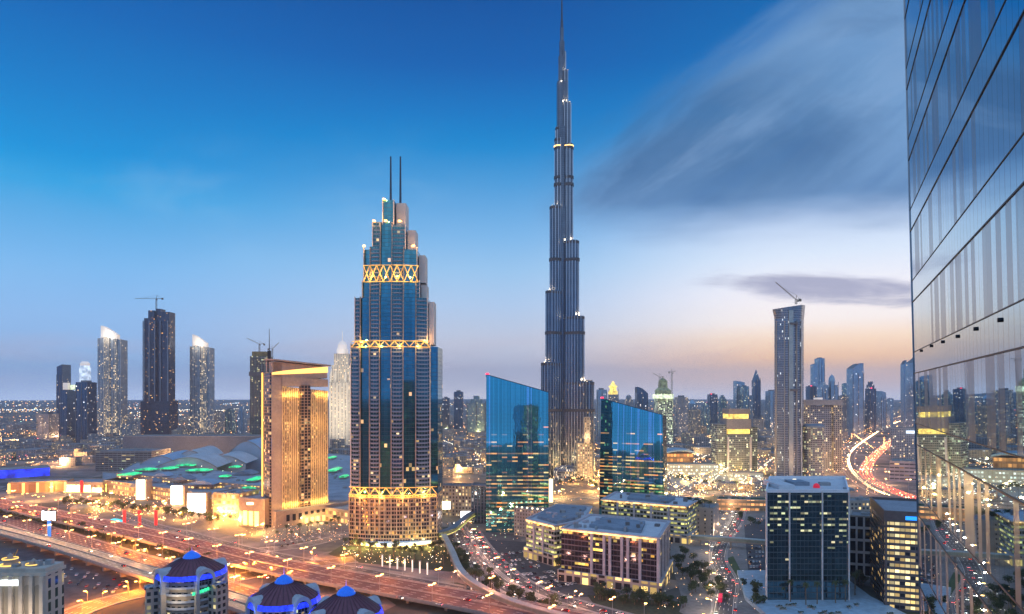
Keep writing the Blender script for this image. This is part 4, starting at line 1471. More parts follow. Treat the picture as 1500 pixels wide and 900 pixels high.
tower('dark blue tower with a rounded shoulder, leftmost of the far towers', 83, 104, 534, 2250, HAZ_DARK, 'slant', arg=-8)
tower('low grey concrete tower with pale strips, in front of the leftmost dark blue tower', 54, 86, 607, 2050, HAZ_GREY)
t1 = tower('slim dark tower with a white lit top, right against the leftmost dark blue tower', 90, 112, 572, 2000, HAZ_DARK)
m = MB(); m.prism(rect(X(92, 2000), X(99, 2000), 2000, 2012), Z(571, 2000), Z(561, 2000), 0, 0); m.build('crown', CROWNW, t1)
m = MB(); m.prism(rect(X(103, 2000), X(109, 2000), 2000, 2012), Z(571, 2000), Z(564, 2000), 0, 0); m.build('crown', CROWNG, t1)
t1 = tower('broad dark blue tower carrying a glowing white turret, left of the pale curved crown tower', 111, 142, 560, 1950, HAZ_DARK, 'flat')
m = MB(); m.lathe(X(124.5, 1990), 1990, [(15, Z(560, 1990)), (15, Z(540, 1990)), (12, Z(535, 1990)), (6, Z(532, 1990))], 16); m.build('turret', mat('pale_blue_lit_crown', (.7, .75, .8), .5, emit=(.75, .87, 1), es=.55, var=.3, scale=.05), t1)
m = MB(); m.lathe(X(124.5, 1990), 1990, [(12.5, Z(536.5, 1990)), (13, Z(533, 1990)), (8, Z(530, 1990))], 16); m.build('lit_cap', CROWNW, t1)


def crown_tower(label, px0, px1, ptop, pshoulder, Y, side, lit):
    r = thing('tower', label, 'tower', (X((px0 + px1) / 2, Y), Y + 20, 0))
    x0, x1 = X(px0, Y), X(px1, Y)
    w = x1 - x0
    zs = Z(pshoulder, Y)
    cols = 7
    for k in range(cols):
        m = MB()
        a, c = x0 + w * k / cols, x0 + w * (k + 1) / cols
        bulge = 6 * (1 - abs(k - cols / 2 + .5) / (cols / 2)) + (1.5 if k % 2 else 0)
        s = (k + .5) / cols
        if side < 0:
            s = 1 - s
        zz_ = zs - (pshoulder - ptop) * 0 - 14 * abs(s - .35)
        m.prism(rect(a, c, Y - bulge, Y + 38), 0, zz_, 0, 1, u0=k * 30)
        m.build('shaft', [CT1 if k in lit else CT2, ROOF], r)
    m = MB()
    n = 10
    for k in range(n):
        f = lambda q_: (x0 + w * (.1 + .72 * q_ if side > 0 else .9 - .72 * q_), Y + 4 - 6 * math.sin(math.pi * q_))
        a, c = f(k / n), f((k + 1) / n)
        zt_ = lambda q_: Z(ptop, Y) - (Z(ptop, Y) - zs) * (q_ ** 1.6) * .8
        qd = [(*a, zs - 14), (*c, zs - 14), (*c, zt_((k + 1) / n)), (*a, zt_(k / n))]
        m.face(qd if side > 0 else qd[::-1])
        qb = [(x_, y_ + 14, z_) for x_, y_, z_ in qd]
        m.face(qb[::-1] if side > 0 else qb)
        m.face([qd[3], qd[2], qb[2], qb[3]])
    m.build('crown', CROWNW, r)
    lamp(r, (X((px0 + px1) / 2, Y), Y - 25, zs), 40000, (1, .85, .65), 4)
    return r


CT1 = facade('lit_apartment_bays', (.55, .5, .43), (.14, .16, .18), 4.4, 3.6, .28, .05, .05, .22, WARM, (1, .8, .5), 1.6, metal=.3, grough=.3, low=(.55, 60, 130))
CT2 = facade('grey_apartment_bays', (.42, .44, .46), (.15, .2, .24), 4.4, 3.6, .26, .05, .05, .05, WARM, (1, .8, .5), 1.6, metal=.5, grough=.2, low=(.26, 40, 110))
crown_tower('pale apartment tower with a glowing curved crown, left of the dark tower under a crane', 143, 177, 477, 494, 2150, 1, (2, 3, 5))
crown_tower('grey apartment tower with a smaller lit crown, right of the dark tower under a crane', 278, 307, 490, 506, 2250, 1, (4, 5))
CON = facade('unfinished_dark_tower', (.10, .11, .14), (.035, .05, .08), 3.4, 3.7, .12, .18, .12, .035, WARM, AMBER, 1.6, metal=.6, grough=.2, colvar=.5)
r = thing('tower', 'dark unfinished tower with a crane on top, tallest of the far left group', 'tower', (X(229, 2150), 2170, 0))
for a_, c_, pt, yo in ((209.5, 217, 466, 6), (217, 226, 455, 0), (226, 233, 452, 8), (233, 247.5, 457, 2)):
    m = MB(); m.prism(rect(X(a_, 2150), X(c_, 2150), 2150 + yo, 2190), 0, Z(pt, 2150), 0, 1, u0=a_); m.build('shaft', [CON, CONC_D], r)
for px in (210, 219, 227, 235, 246):
    m = MB(); m.box(X(px, 2150), 2149, 0, 2.6, 3, Z(470, 2150)); m.build('rib', mat('blue_grey_concrete', (.24, .26, .31), .8), r)
m = MB(); m.prism(rect(X(207.5, 2150), X(249.5, 2150), 2143, 2200), 0, Z(588, 2150), 0, 1); m.build('podium', [CON, ROOF], r)
CRANE = mat('crane_steel', (.22, .16, .1), .6, .3, var=.1)
CRANE_W = mat('pale_crane_steel', (.5, .47, .42), .6, .3, var=.1)


def crane(label, px, py_base, Y, py_top, jib_px, tail_px, jib_py=None, w=2.4, m_=CRANE):
    """lattice tower crane: mast, slewing jib, counter jib, cab and ties"""
    x, zb, zt = X(px, Y), Z(py_base, Y), Z(py_top, Y)
    r = thing('tower_crane', label, 'crane', (x, Y, zb))
    m = MB()
    n = max(3, int((zt - zb) / (w * 1.6)))
    for sx, sy in ((-1, -1), (1, -1), (1, 1), (-1, 1)):
        m.beam((x + sx * w / 2, Y + sy * w / 2, zb), (x + sx * w / 2, Y + sy * w / 2, zt), w * .22)
    for k in range(n):
        z0, z1 = zb + (zt - zb) * k / n, zb + (zt - zb) * (k + 1) / n
        s = 1 if k % 2 else -1
        m.beam((x - s * w / 2, Y - w / 2, z0), (x + s * w / 2, Y - w / 2, z1), w * .14)
    m.build('mast', m_, r)
    zj = Z(jib_py, Y) if jib_py is not None else zt
    xe = X(jib_px, Y)
    m = MB()
    n = 14
    for k in range(n):
        a, c = k / n, (k + 1) / n
        p0 = Vector((x + (xe - x) * a, Y, zt + (zj - zt) * a))
        p1 = Vector((x + (xe - x) * c, Y, zt + (zj - zt) * c))
        up = Vector((0, 0, w * .9 * (1 - a * .5)))
        up1 = Vector((0, 0, w * .9 * (1 - c * .5)))
        m.beam(p0, p1, w * .2); m.beam(p0 + up, p1 + up1, w * .2); m.beam(p0, p1 + up1, w * .13)
    m.build('jib', m_, r)
    xt = X(tail_px, Y)
    m = MB()
    m.beam((x, Y, zt + .5), (xt, Y, zt + .5 + (0 if jib_py is None else 2)), w * .5)
    m.box(xt, Y, zt - w * .8, w * 1.5, w, w * 1.6)
    m.build('counter_jib', m_, r)
    m = MB()
    m.beam((x, Y, zt), (x + (xt - x) * .15, Y, zt + w * 3.4), w * .3)
    m.beam((x + (xt - x) * .15, Y, zt + w * 3.4), (x + (xe - x) * .6, Y, zt + (zj - zt) * .6 + w), w * .1)
    m.beam((x + (xt - x) * .15, Y, zt + w * 3.4), (xt, Y, zt + .5), w * .1)
    m.box(x + w * .9, Y - w, zt - w * 1.1, w * .9, w * .9, w)
    m.build('cab_and_ties', m_, r)
    return r


crane('flat topped crane with its long jib pointing left, on the dark unfinished tower', 229, 453, 2165, 438, 198, 238, w=3.4)
r = thing('tower', 'dark unfinished tower wrapped in scaffold net, just left of the tan hotel', 'tower', (X(378, 1500), 1515, 0))
m = MB(); m.prism(rect(X(366, 1500), X(391, 1500), 1500, 1535), 0, Z(522, 1500), 0, 1); m.build('shaft', [facade('scaffold_tower', (.24, .24, .2), (.06, .07, .07), 3.6, 3.6, .2, .25, .15, .16, GREENISH, WARM, 1.0, metal=.3, grough=.3), CONC_D], r)
m = MB(); m.prism(rect(X(368, 1500), X(388, 1500), 1504, 1530), Z(522, 1500) + .1, Z(515, 1500), 0, 0); m.build('formwork', mat('ochre_formwork', (.28, .22, .1), .8, var=.4), r)
m = MB(); m.prism(rect(X(365, 1500), X(391, 1500), 1498, 1537), Z(551, 1500), Z(545, 1500), 0, 0); m.build('belt', CONC_D, r)
for k in range(6):
    m = MB(); m.box(X(367 + 4.6 * k, 1500), 1499.4, 0, 1.3, 1.6, Z(524, 1500)); m.build('rib', CONC_D, r)
crane('small crane above the scaffolded tower, jib raised to the left', 380, 516, 1505, 505, 362, 387, 496, w=2.2)
crane('second small crane behind the hotel mast, jib raised to the right', 399, 530, 1500, 512, 409, 393, 502, w=2.0)

# white clock tower hotel
cY = 1800
r = thing('tower', 'cream floodlit hotel tower with a white dome, right behind the tan hotel', 'tower', (X(498, cY), cY + 20, 0))
CREAM = facade('cream_hotel_bays', (.66, .6, .5), (.12, .1, .09), 4.6, 3.6, .3, .1, .08, .3, WARM, (1, .8, .5), 1.3, metal=.2, grough=.4)
m = MB(); m.prism(rect(X(482, cY), X(515, cY), cY, cY + 45), 0, Z(560, cY), 0, 1); m.build('shaft', [CREAM, ROOF], r)
m = MB(); m.prism(rect(X(485, cY), X(513, cY), cY + 5, cY + 40), Z(560, cY) + .1, Z(535, cY), 0, 1); m.build('upper_shaft', [CREAM, ROOF], r)
m = MB(); m.prism(rect(X(488, cY), X(509, cY), cY + 8, cY + 36), Z(535, cY) + .1, Z(518, cY), 0, 1); m.build('belfry', [CREAM, ROOF], r)
m = MB()
xx = X(498.5, cY)
m.lathe(xx, cY + 22, [(15, Z(518, cY)), (15, Z(511, cY)), (12.5, Z(510.5, cY)), (12, Z(505, cY)), (8, Z(501, cY)), (3, Z(499, cY)), (1, Z(497, cY)), (.5, Z(484, cY))], 16)
m.build('dome', CROWNW, r, False)
for k in range(7):
    m = MB(); m.box(X(483.5 + 5 * k, cY), cY - .8, 0, 3.2, 2.0, Z(561, cY)); m.build('pier', mat('cream_stone', (.68, .62, .52), .7), r)
for px in (484, 490.5, 506, 512.5):
    m = MB(); m.lathe(X(px, cY), cY + 4, [(3.5, Z(560, cY)), (3.5, Z(550, cY)), (2.2, Z(546, cY)), (.2, Z(540, cY))], 10); m.build('turret', mat('cream_stone', (.68, .62, .52), .7), r)
for k in range(4):
    for py in (632, 615, 598, 580, 550, 528):
        lamp(r, (X(485 + 9 * k, cY), cY - 30, Z(py, cY)), 8500, (1, .86, .66), 4)  # lights added in mid-air at several heights to even out the floodlighting

# between the two spires and the left blue tower
tower('small dark slab on the horizon, just right of the twin spire tower', 648, 659, 583, 2600, HAZ_DARK)
tower('square dark tower, taller of the pair right of the twin spire tower', 665, 679, 574, 2500, HAZ_DARK)
tower('broad dark hill of apartments with white lights on top, beside the left blue mirror tower', 684, 712, 580, 2300, HAZ_TEAL, 'step', arg=25)
tower('short grey block on the horizon, touching the right edge of the twin spire tower', 640, 648, 596, 2500, HAZ_GREY)
# right of the tallest tower
tower('blue grey slab directly behind the left edge of the right blue mirror tower', 873, 889, 571, 2000, HAZ_BLUE)
tower('slim tower with a golden pagoda crown and red tip, behind the right blue mirror tower', 890, 906, 559, 2300, HAZ_GREY, 'lantern', arg=44)
tower('pair of rounded dark towers joined together, behind the right blue mirror tower', 930, 949, 567, 2200, HAZ_DARK, 'curve', arg=20)
r = tower('pale green lit tower under construction with cranes, right of the right blue mirror tower', 958, 986, 577, 1700, facade('green_lit_shell', (.35, .38, .32), (.1, .12, .1), 3.6, 3.7, .14, .2, .12, .5, (.8, 1, .5), (1, 1, .8), 1.5, metal=.2, grough=.4))
m = MB(); m.lathe(X(971, 1710), 1710, [(20, Z(577, 1710)), (20, Z(572, 1710)), (12, Z(568, 1710)), (11, Z(558, 1710)), (0, Z(553, 1710))], 14); m.build('crown', mat('green_grey_frame', (.16, .19, .16), .7, emit=(.8, 1, .5), es=.12, var=.5, scale=.1), r)
m = MB(); m.prism(rect(X(957, 1690), X(987, 1690), 1692, 1699), Z(584, 1695), Z(578, 1695), 0, 0); m.build('lit_deck', CROWNG, r)
crane('white crane over the green lit tower, jib to the left', 966, 577, 1702, 553, 956, 971, 547, w=2.6, m_=CRANE_W)
crane('second crane over the green lit tower, nearer its right side', 984, 577, 1702, 546, 990, 980, 544, w=2.6, m_=CRANE_W)
sky = [
    (988, 1008, 582, 2100, HAZ_GREY, 'flat', None, 'grey block just right of the green lit tower'),
    (1012, 1026, 600, 2300, HAZ_BEIGE, 'flat', None, 'short beige block in the gap left of the yellow banded tower, beside the grey block'),
    (1027, 1040, 590, 2400, HAZ_TEAL, 'step', 18, 'stepped teal tower left of the yellow banded tower'),
    (1036, 1051, 578, 2600, HAZ_DARK, 'flat', None, 'dark slab with a red light, left of the yellow banded tower'),
    (1052, 1064, 579, 2700, HAZ_TEAL, 'step', 14, 'dark stepped tower just above the left edge of the yellow banded tower'),
    (1074, 1091, 558, 2500, HAZ_BLUE, 'slant', 6, 'blue tower rising straight above the yellow banded tower'),
    (1084, 1097, 566, 2450, HAZ_TEAL, 'flat', None, 'lower teal tower with a white roof light, above the yellow banded tower'),
    (1101, 1114, 541, 2600, HAZ_DARK, 'point', 42, 'slim dark tower with a pointed hat, left of the tall round tower with a crane'),
    (1096, 1103, 580, 2500, HAZ_BLUE, 'flat', None, 'narrow low block at the foot of the pointed hat tower'),
    (1121, 1139, 573, 2400, HAZ_BLUE, 'flat', None, 'blue grey block half hidden behind the left side of the tall round tower'),
    (1180, 1196, 566, 2500, HAZ_DARK, 'flat', None, 'dark block with red lights, right against the tall round tower'),
    (1187, 1198, 534, 2900, HAZ_BLUE, 'flat', None, 'lower half of a pale blue twin tower, right of the tall round tower'),
    (1193, 1208, 525, 2950, HAZ_BLUE, 'flat', None, 'higher half of a pale blue twin tower, right of the tall round tower'),
    (1197, 1214, 560, 2600, HAZ_BLUE, 'step', 20, 'stepped blue grey tower in front of the pale blue twin tower'),
    (1209, 1228, 548, 2600, HAZ_BLUE, 'dome', 42, 'blue grey tower with a small dome and pinnacle, right of the pale blue twin tower'),
    (1233, 1242, 562, 2700, HAZ_TEAL, 'flat', None, 'thin teal tower at the left shoulder of the tall curved top tower'),
    (1240, 1265, 532, 2300, HAZ_BLUE, 'curve', -18, 'tall blue grey tower with a curved top, above the light filled highway'),
    (1228, 1240, 580, 2350, HAZ_GREY, 'flat', None, 'low grey tower left of the tall curved top tower'),
    (1267, 1283, 559, 2500, HAZ_DARK, 'step', 26, 'dark stepped tower with red lights, right of the tall curved top tower'),
    (1283, 1298, 573, 2600, HAZ_BLUE, 'slant', 6, 'small blue grey tower right of the dark stepped tower'),
    (1319, 1328, 528, 2300, HAZ_BLUE, 'slant', -14, 'narrow blue tower, first of the pair against the mirror glass wall'),
    (1326, 1352, 521, 2200, HAZ_BLUE, 'slant', -24, 'tall slanted blue tower, partly hidden by the mirror glass wall'),
    (1008, 1020, 585, 2900, HAZ_BLUE, 'point', 20, 'tiny pointed blue tower on the horizon, right of the green lit tower'),
    (915, 927, 578, 2600, HAZ_GREY, 'dome', 20, 'little domed tower on the horizon left of the paired rounded towers'),
    (1299, 1309, 584, 3000, HAZ_BLUE, 'flat', None, 'small square block on the horizon at the far end of the highway'),
    (315, 327, 603, 2300, HAZ_GREY, 'flat', None, 'pinkish grey block right of the tower with the smaller lit crown'),
    (330, 345, 600, 2350, HAZ_TEAL, 'flat', None, 'teal block with a green light, left of the scaffolded tower'),
    (347, 362, 596, 2250, HAZ_BLUE, 'step', 20, 'stepped blue block close to the left of the scaffolded tower'),
    (178, 206, 622, 2000, HAZ_GREY, 'flat', None, 'low wide grey block at the foot of the dark unfinished tower, left side'),
    (252, 276, 630, 2050, HAZ_BEIGE, 'flat', None, 'low beige block with orange lights, at the foot of the dark unfinished tower, right side'),
]
for px0, px1, py, Y, wl, fm, ag, lab in sky:
    tower(lab, px0, px1, py, Y, wl, fm, arg=ag, beacon=lab.find('red light') > 0)

# tall round tower with a crane
kY = 1170
r = thing('tower', 'tall smooth grey tower with rounded sides and a crane on its sloping top', 'tower', (X(1156, kY), kY + 22, 0))
KW = facade('ribbed_grey_glass', (.33, .33, .36), (.13, .16, .2), 1.6, 4.0, .14, .12, .1, .025, (1, .9, .7), COOL, 1.4, metal=.75, grough=.22, wmetal=.3, colvar=.45)
x0, x1 = X(1137, kY), X(1177, kY)
w = x1 - x0
n = 14
fp = [(x0 + w * k / n, kY + 8 - 9 * math.sin(math.pi * k / n) ** .6) for k in range(n + 1)]
fp += [((x1 - w * k / n) * 1.03, kY + 34 + 8 * math.sin(math.pi * k / n) ** .6) for k in range(n + 1)]
ht = lambda x: Z(446, kY) - 8 + 8 * (x - x0) / w
m = MB()
m.prism(fp, 0, [ht(x) - 16 for x, y in fp], 0, 1)
m.build('shaft', [KW, CONC], r)
fp2 = [((x - (x0 + w / 2)) * (1.06 if x > x0 + w / 2 else 1.16) + x0 + w / 2, y - .8) for x, y in fp]
m = MB()
m.prism(fp, 0, 0, 0, 0) if False else None
fpm = [(x, y) for x, y in fp]
m.prism(fpm, ht(x0) - 16, [ht(x) for x, y in fp], 0, 1, top=fp2)
m.build('crown', [KW, CONC], r)
m = MB(); m.box(X(1158, kY), kY - 1.4, 0, 7.5, 3.0, Z(455, kY)); m.build('lift_shaft', mat('pale_glass_strip', (.42, .44, .42), .35, .4), r)
for px in (1138.5, 1149, 1167, 1175.5):
    m = MB(); m.box(X(px, kY), kY + (4.2 if px in (1138.5, 1175.5) else 0), 0, 1.6, 2.6, Z(470, kY)); m.build('rib', CONC if px < 1170 else mat('pale_rib', (.6, .58, .57), .5), r)
for py in (476, 573):
    m = MB(); m.box(X(1162, kY), kY - 3, Z(py, kY), 13, 5, 3.5); m.build('hoist_platform', CONC_D, r)
crane('crane with a raised jib on top of the tall round tower', 1166, 446, 1185, 440, 1136, 1172, 414, w=2.6)

# yellow banded tower
lY = 1230
r = thing('tower', 'grey stepped tower block with two glowing yellow bands near its top', 'tower', (X(1082, lY), lY + 25, 0))
LG = facade('greenish_grey_offices', (.30, .31, .29), (.13, .19, .17), 2.8, 3.8, .12, .2, .1, .17, GREENISH, (1, .9, .6), 1.3, metal=.6, grough=.15)
for a_, c_, pt, yo, mm, nm in ((1052, 1066, 622, 6, LG, 'left_wing'), (1100, 1112, 626, 8, LG, 'right_wing'), (1066, 1100, 638, 0, LG, 'main_block')):
    m = MB(); m.prism(rect(X(a_, lY), X(c_, lY), lY + yo, lY + 45), 0, Z(pt, lY), 0, 1); m.build(nm.split('_')[-1] if 'wing' in nm else nm, [mm, ROOF], r)
m = MB(); m.prism(rect(X(1067, lY), X(1099, lY), lY + 3, lY + 42), Z(636, lY), Z(629, lY), 0, 0); m.build('light_band', CROWNY, r)
m = MB(); m.prism(rect(X(1065, lY), X(1101, lY), lY + 1, lY + 43), Z(629, lY) + .05, Z(614, lY) - .05, 0, 1); m.prism(rect(X(1068, lY), X(1098, lY), lY + 4, lY + 41), Z(638, lY) + .05, Z(636, lY) - .05, 0, 1); m.build('upper_floors', [mat('band_stone', (.3, .28, .27), .8), ROOF], r)
m = MB(); m.prism(rect(X(1069, lY), X(1098, lY), lY + 6, lY + 40), Z(614, lY), Z(607, lY), 0, 0); m.build('light_band', CROWNY, r)
m = MB(); m.prism(rect(X(1068, lY), X(1100, lY), lY + 4, lY + 42), Z(607, lY) + .05, Z(599, lY), 0, 1); m.build('attic', [mat('band_stone', (.3, .28, .27), .8), ROOF], r)
for px in (1066.5, 1099.5):
    m = MB(); m.box(X(px, lY), lY - .5, 0, 3, 3, Z(640, lY)); m.build('pier', mat('pale_rib', (.6, .58, .57), .5), r)
# portal shaped block
mY = 1240
r = thing('tower', 'grey portal shaped block with a pale top beam, right behind the tall round tower', 'tower', (X(1206, mY), mY + 20, 0))
for a_, c_, nm in ((1180, 1187, 'leg'), (1221, 1234, 'leg')):
    m = MB(); m.prism(rect(X(a_, mY), X(c_, mY), mY, mY + 40), 0, Z(594, mY), 0, 1); m.build(nm, [HAZ_BEIGE, ROOF], r)
m = MB(); m.prism(rect(X(1180, mY), X(1234, mY), mY - 1, mY + 41), Z(594, mY) + .05, Z(586, mY), 0, 0); m.build('top_beam', mat('tan_beam', (.42, .37, .34), .7), r)
m = MB(); m.prism(rect(X(1187, mY) + .1, X(1221, mY) - .1, mY + 6, mY + 34), 0, Z(595, mY), 0, 1); m.build('infill', [HAZ_GREY, ROOF], r)
m = MB(); m.box(X(1199, mY), mY + 2, Z(585.5, mY), 16, 2, 3.4); m.build('roof_sign', CROWNW, r)
r = tower('rounded apartment block with lit balconies, in front of the grey portal shaped block', 1184, 1213, 627, 1170, facade('round_block_windows', (.36, .32, .3), (.08, .09, .09), 3.4, 3.6, .2, .2, .2, .3, WARM, GREENISH, 1.4, metal=.4, grough=.2), 'round')
m = MB(); m.lathe(X(1198.5, 1170), 1170 + 17, [(17.6, Z(627, 1170)), (17.6, Z(624, 1170)), (12, Z(622, 1170))], 20); m.build('roof', ROOF_B, r)

# low buildings at the right
OR_ARC = facade('orange_glow_mall', (.45, .25, .12), (.2, .1, .05), 6, 9, .12, .1, .3, .95, (1, .35, .08), (1, .45, .12), 1.1, metal=.1, grough=.5)
r = block('pavilion', 'low hall with an orange glowing front under a blue curved roof', 'hall',
          [(X(972, 1250), 1250), (X(1016, 1250), 1250), (X(1016, 1250), 1290), (X(972, 1250), 1290)], 8, Z(665, 1250), OR_ARC, parapet=0)
m = MB()
for k in range(8):
    a_, c_ = k / 8, (k + 1) / 8
    f = lambda q_: (X(971 + 46 * q_, 1249), Z(665, 1250) + 1 + 12 * math.sin(math.pi * (.15 + .6 * q_)) - 5)
    p0, p1 = f(a_), f(c_)
    m.face([(p0[0], 1246, p0[1]), (p1[0], 1246, p1[1]), (p1[0], 1294, p1[1]), (p0[0], 1294, p0[1])])
    m.face([(p0[0], 1246, p0[1] - 3), (p1[0], 1246, p1[1] - 3), (p1[0], 1246, p1[1]), (p0[0], 1246, p0[1])])
m.build('curved_roof', mat('sky_blue_roof', (.25, .4, .5), .5), r)
WLIT = facade('white_lit_shops', (.42, .48, .43), (.3, .35, .3), 4.5, 6, .2, .25, .3, .7, (.9, 1, .85), (1, 1, .9), 1.4, metal=.1, grough=.4)
block('pavilion', 'long low building with white round shop lights, below the orange glowing hall', 'shops', [(X(970, 1200), 1200), (X(1052, 1200), 1200), (X(1052, 1200), 1225), (X(970, 1200), 1225)], 0, Z(681, 1200), WLIT, roof=mat('mint_roof', (.3, .42, .36), .7))
block('pavilion', 'bright white lit low shop row left of the tall round tower foot', 'shops', [(X(1072, 1120), 1120), (X(1118, 1110), 1110), (X(1118, 1110), 1130), (X(1072, 1120), 1140)], 0, 13, WLIT, roof=mat('mint_roof', (.3, .42, .36), .7))
block('warehouse', 'violet grey flat roofed block beside the red stream of traffic, against the mirror glass wall', 'building', [(X(1303, 1120), 1120), (X(1352, 1100), 1100), (X(1354, 1140), 1140), (X(1308, 1160), 1160)], 0, Z(676, 1120), facade('violet_wall', (.3, .27, .31), (.06, .06, .08), 7, 6, .05, .55, .1, .1, AMBER, WARM, 1.0, metal=.3), clutter=4)
r = block('warehouse', 'dark building with a white lit roof sign, above the violet grey block near the highway', 'building', [(X(1305, 1500), 1500), (X(1350, 1480), 1480), (X(1352, 1520), 1520), (X(1308, 1540), 1540)], 0, Z(628, 1500), HAZ_GREY)
m = MB(); m.box(X(1334, 1490), 1484, Z(635, 1490), 26, 1, 6); m.build('sign', mat('white_blue_sign', (.7, .8, .9), .5, emit=(.8, .92, 1), es=1.3, var=.1), r)
block('annexe', 'low pale block with small square windows between the two lower right towers', 'building', [(X(1240, 640), 640), (X(1274, 640), 640), (X(1276, 660), 660), (X(1242, 660), 660)], 0, Z(735, 640), HAZ_BEIGE, clutter=3)
block('annexe', 'dark shop with a lit gable, left of the left blue mirror tower', 'building', [(X(690, 760), 760), (X(713, 750), 750), (X(718, 775), 775), (X(694, 782), 782)], 0, Z(712, 760), HAZ_DARK)
r = block('annexe', 'low cream block with a blazing white shop window, right of the twin spire tower', 'building', [(X(643, 800), 800), (X(690, 790), 790), (X(692, 815), 815), (X(645, 822), 822)], 0, Z(712, 800), STONE_LIT, clutter=3)
m = MB(); m.box(X(655, 798), 797, 8, 16, 1.2, 9); m.build('shop_window', mat('blazing_window', (.9, .9, .7), .5, emit=(1, .95, .6), es=4, var=.2), r)
m = MB(); m.box(X(681, 760), 771, 2, 11, 1.2, 8); tag(m.build('screen', mat('white_screen', (.9, .9, .9), .5, emit=(1, .97, .95), es=3, var=.1)), 'white glowing screen beside the footbridge, right of the twin spire tower', 'screen')
m = MB(); m.box(X(807, 900), 900, 0, 5, 4, Z(702, 900)); tag(m.build('light_pylon', mat('cream_pylon', (.9, .85, .6), .5, emit=(1, .85, .45), es=2.4, var=.2)), 'tall cream glowing pylon at the right edge of the left blue mirror tower', 'pylon')

# ------------------------------------------------------------------ the mall at the left
def pixbox(pts, z1, z0=0.0):
    return [G(px, py, z0) for px, py in pts]


MALLW = facade('mall_stone', (.42, .32, .24), (.2, .12, .06), 6, 7, .2, .15, .3, .55, (1, .48, .10), (1, .7, .25), 2.4, metal=.1, grough=.5)
SANDM = mat('sand_stone_wall', (.45, .34, .25), .8)
BLUELED = mat('blue_led_wall', (.02, .05, .5), .4, emit=(.015, .05, 1), es=.9, var=.6, scale=.03)
GREENL = mat('green_skylight', (.05, .4, .15), .4, emit=(.03, .85, .32), es=.85, var=.7, scale=.06)
ROOFG = mat('grey_blue_mall_roof', (.31, .34, .38), .8, var=.3, scale=.06)


def hall(label, px0, px1, pyb, h_, depth, wall=None, roof=None, cat='hall', yaw=0.0, name='mall_hall', parapet=1.2, clutter=0):
    (x0, Y0) = G(px0, pyb)
    (x1, Y1) = G(px1, pyb + yaw)
    d = Vector((x1 - x0, Y1 - Y0, 0)).normalized()
    nn = Vector((-d.y, d.x, 0)) * depth
    poly = [(x0, Y0), (x1, Y1), (x1 + nn.x, Y1 + nn.y), (x0 + nn.x, Y0 + nn.y)]
    return block(name, label, cat, poly, 0, h_, wall or MALLW, roof or ROOFG, parapet=parapet, clutter=clutter), poly


r, pl = hall('long mall wing with a deep blue glowing wall at the left edge', -60, 73, 705, 14, 40, BLUELED, cat='mall wing', yaw=-8)
m = MB(); m.prism([(pl[1][0] - 22, pl[1][1] - .6), (pl[1][0] - 17, pl[1][1] - .8), (pl[1][0] - 17, pl[1][1] + .2), (pl[1][0] - 22, pl[1][1] + .4)], 1, 12); m.build('light_column', mat('bright_blue_light', (.2, .4, .9), .5, emit=(.12, .35, 1), es=2.5, var=0), r)
r, pl = hall('orange lit stone mall wing with tall gold columns, below the blue glowing wall', 12, 98, 723, 15, 30, facade('orange_stone', (.5, .27, .16), (.3, .16, .08), 12, 14, .1, .0, .15, .5, (1, .3, .1), (1, .4, .15), .55, metal=0), cat='mall wing', yaw=-3)
for k in range(5):
    q_ = Vector((*pl[0], 0)).lerp(Vector((*pl[1], 0)), .02 + k * .24)
    m = MB(); m.box(q_.x, q_.y - .8, 0, 2.6, 2, 14); m.build('column', mat('gold_lit_column', (.8, .55, .2), .5, emit=(1, .6, .16), es=1.6, var=.2), r)
r, pl = hall('brilliant yellow mall front with glowing shop windows and a red vertical banner', 97, 150, 722, 15, 40, MALLW, cat='mall front', yaw=1)
L_ = lambda a: Vector((*pl[0], 0)).lerp(Vector((*pl[1], 0)), a)
BLAZE = mat('blazing_shopfront', (.9, .8, .5), .5, emit=(1, .86, .45), es=3.0, var=.35, scale=.12)
for a_, c_ in ((.02, .38), (.5, .68), (.72, .98)):
    m = MB(); m.prism([(L_(a_).x, L_(a_).y - .7), (L_(c_).x, L_(c_).y - .7), (L_(c_).x, L_(c_).y - .1), (L_(a_).x, L_(a_).y - .1)], 1.5, 11.5 if a_ < .6 else 8); m.build('shop_window', BLAZE, r)
REDB = mat('red_banner', (.5, .02, .03), .6, emit=(1, .03, .03), es=.7, var=.15)
m = MB(); m.box(L_(.44).x, L_(.44).y - 1, 1, 4, 1, 17); m.build('banner', REDB, r)
r, pl = hall('amber glowing mall front right of the red banner, with a gabled bright window', 151, 192, 722, 17, 40, MALLW, cat='mall front', yaw=0)
L_ = lambda a: Vector((*pl[0], 0)).lerp(Vector((*pl[1], 0)), a)
m = MB()
for a_, c_, za, zc_ in ((.05, .35, 12, 14), (.35, .65, 14, 8), (.65, .97, 12, 15)):
    m.face([(L_(a_).x, L_(a_).y - .6, 2), (L_(c_).x, L_(c_).y - .6, 2), (L_(c_).x, L_(c_).y - .6, zc_), (L_(a_).x, L_(a_).y - .6, za)])
m.build('shop_window', mat('amber_shopfront', (.9, .6, .2), .5, emit=(1, .66, .14), es=2.6, var=.4, scale=.1), r)


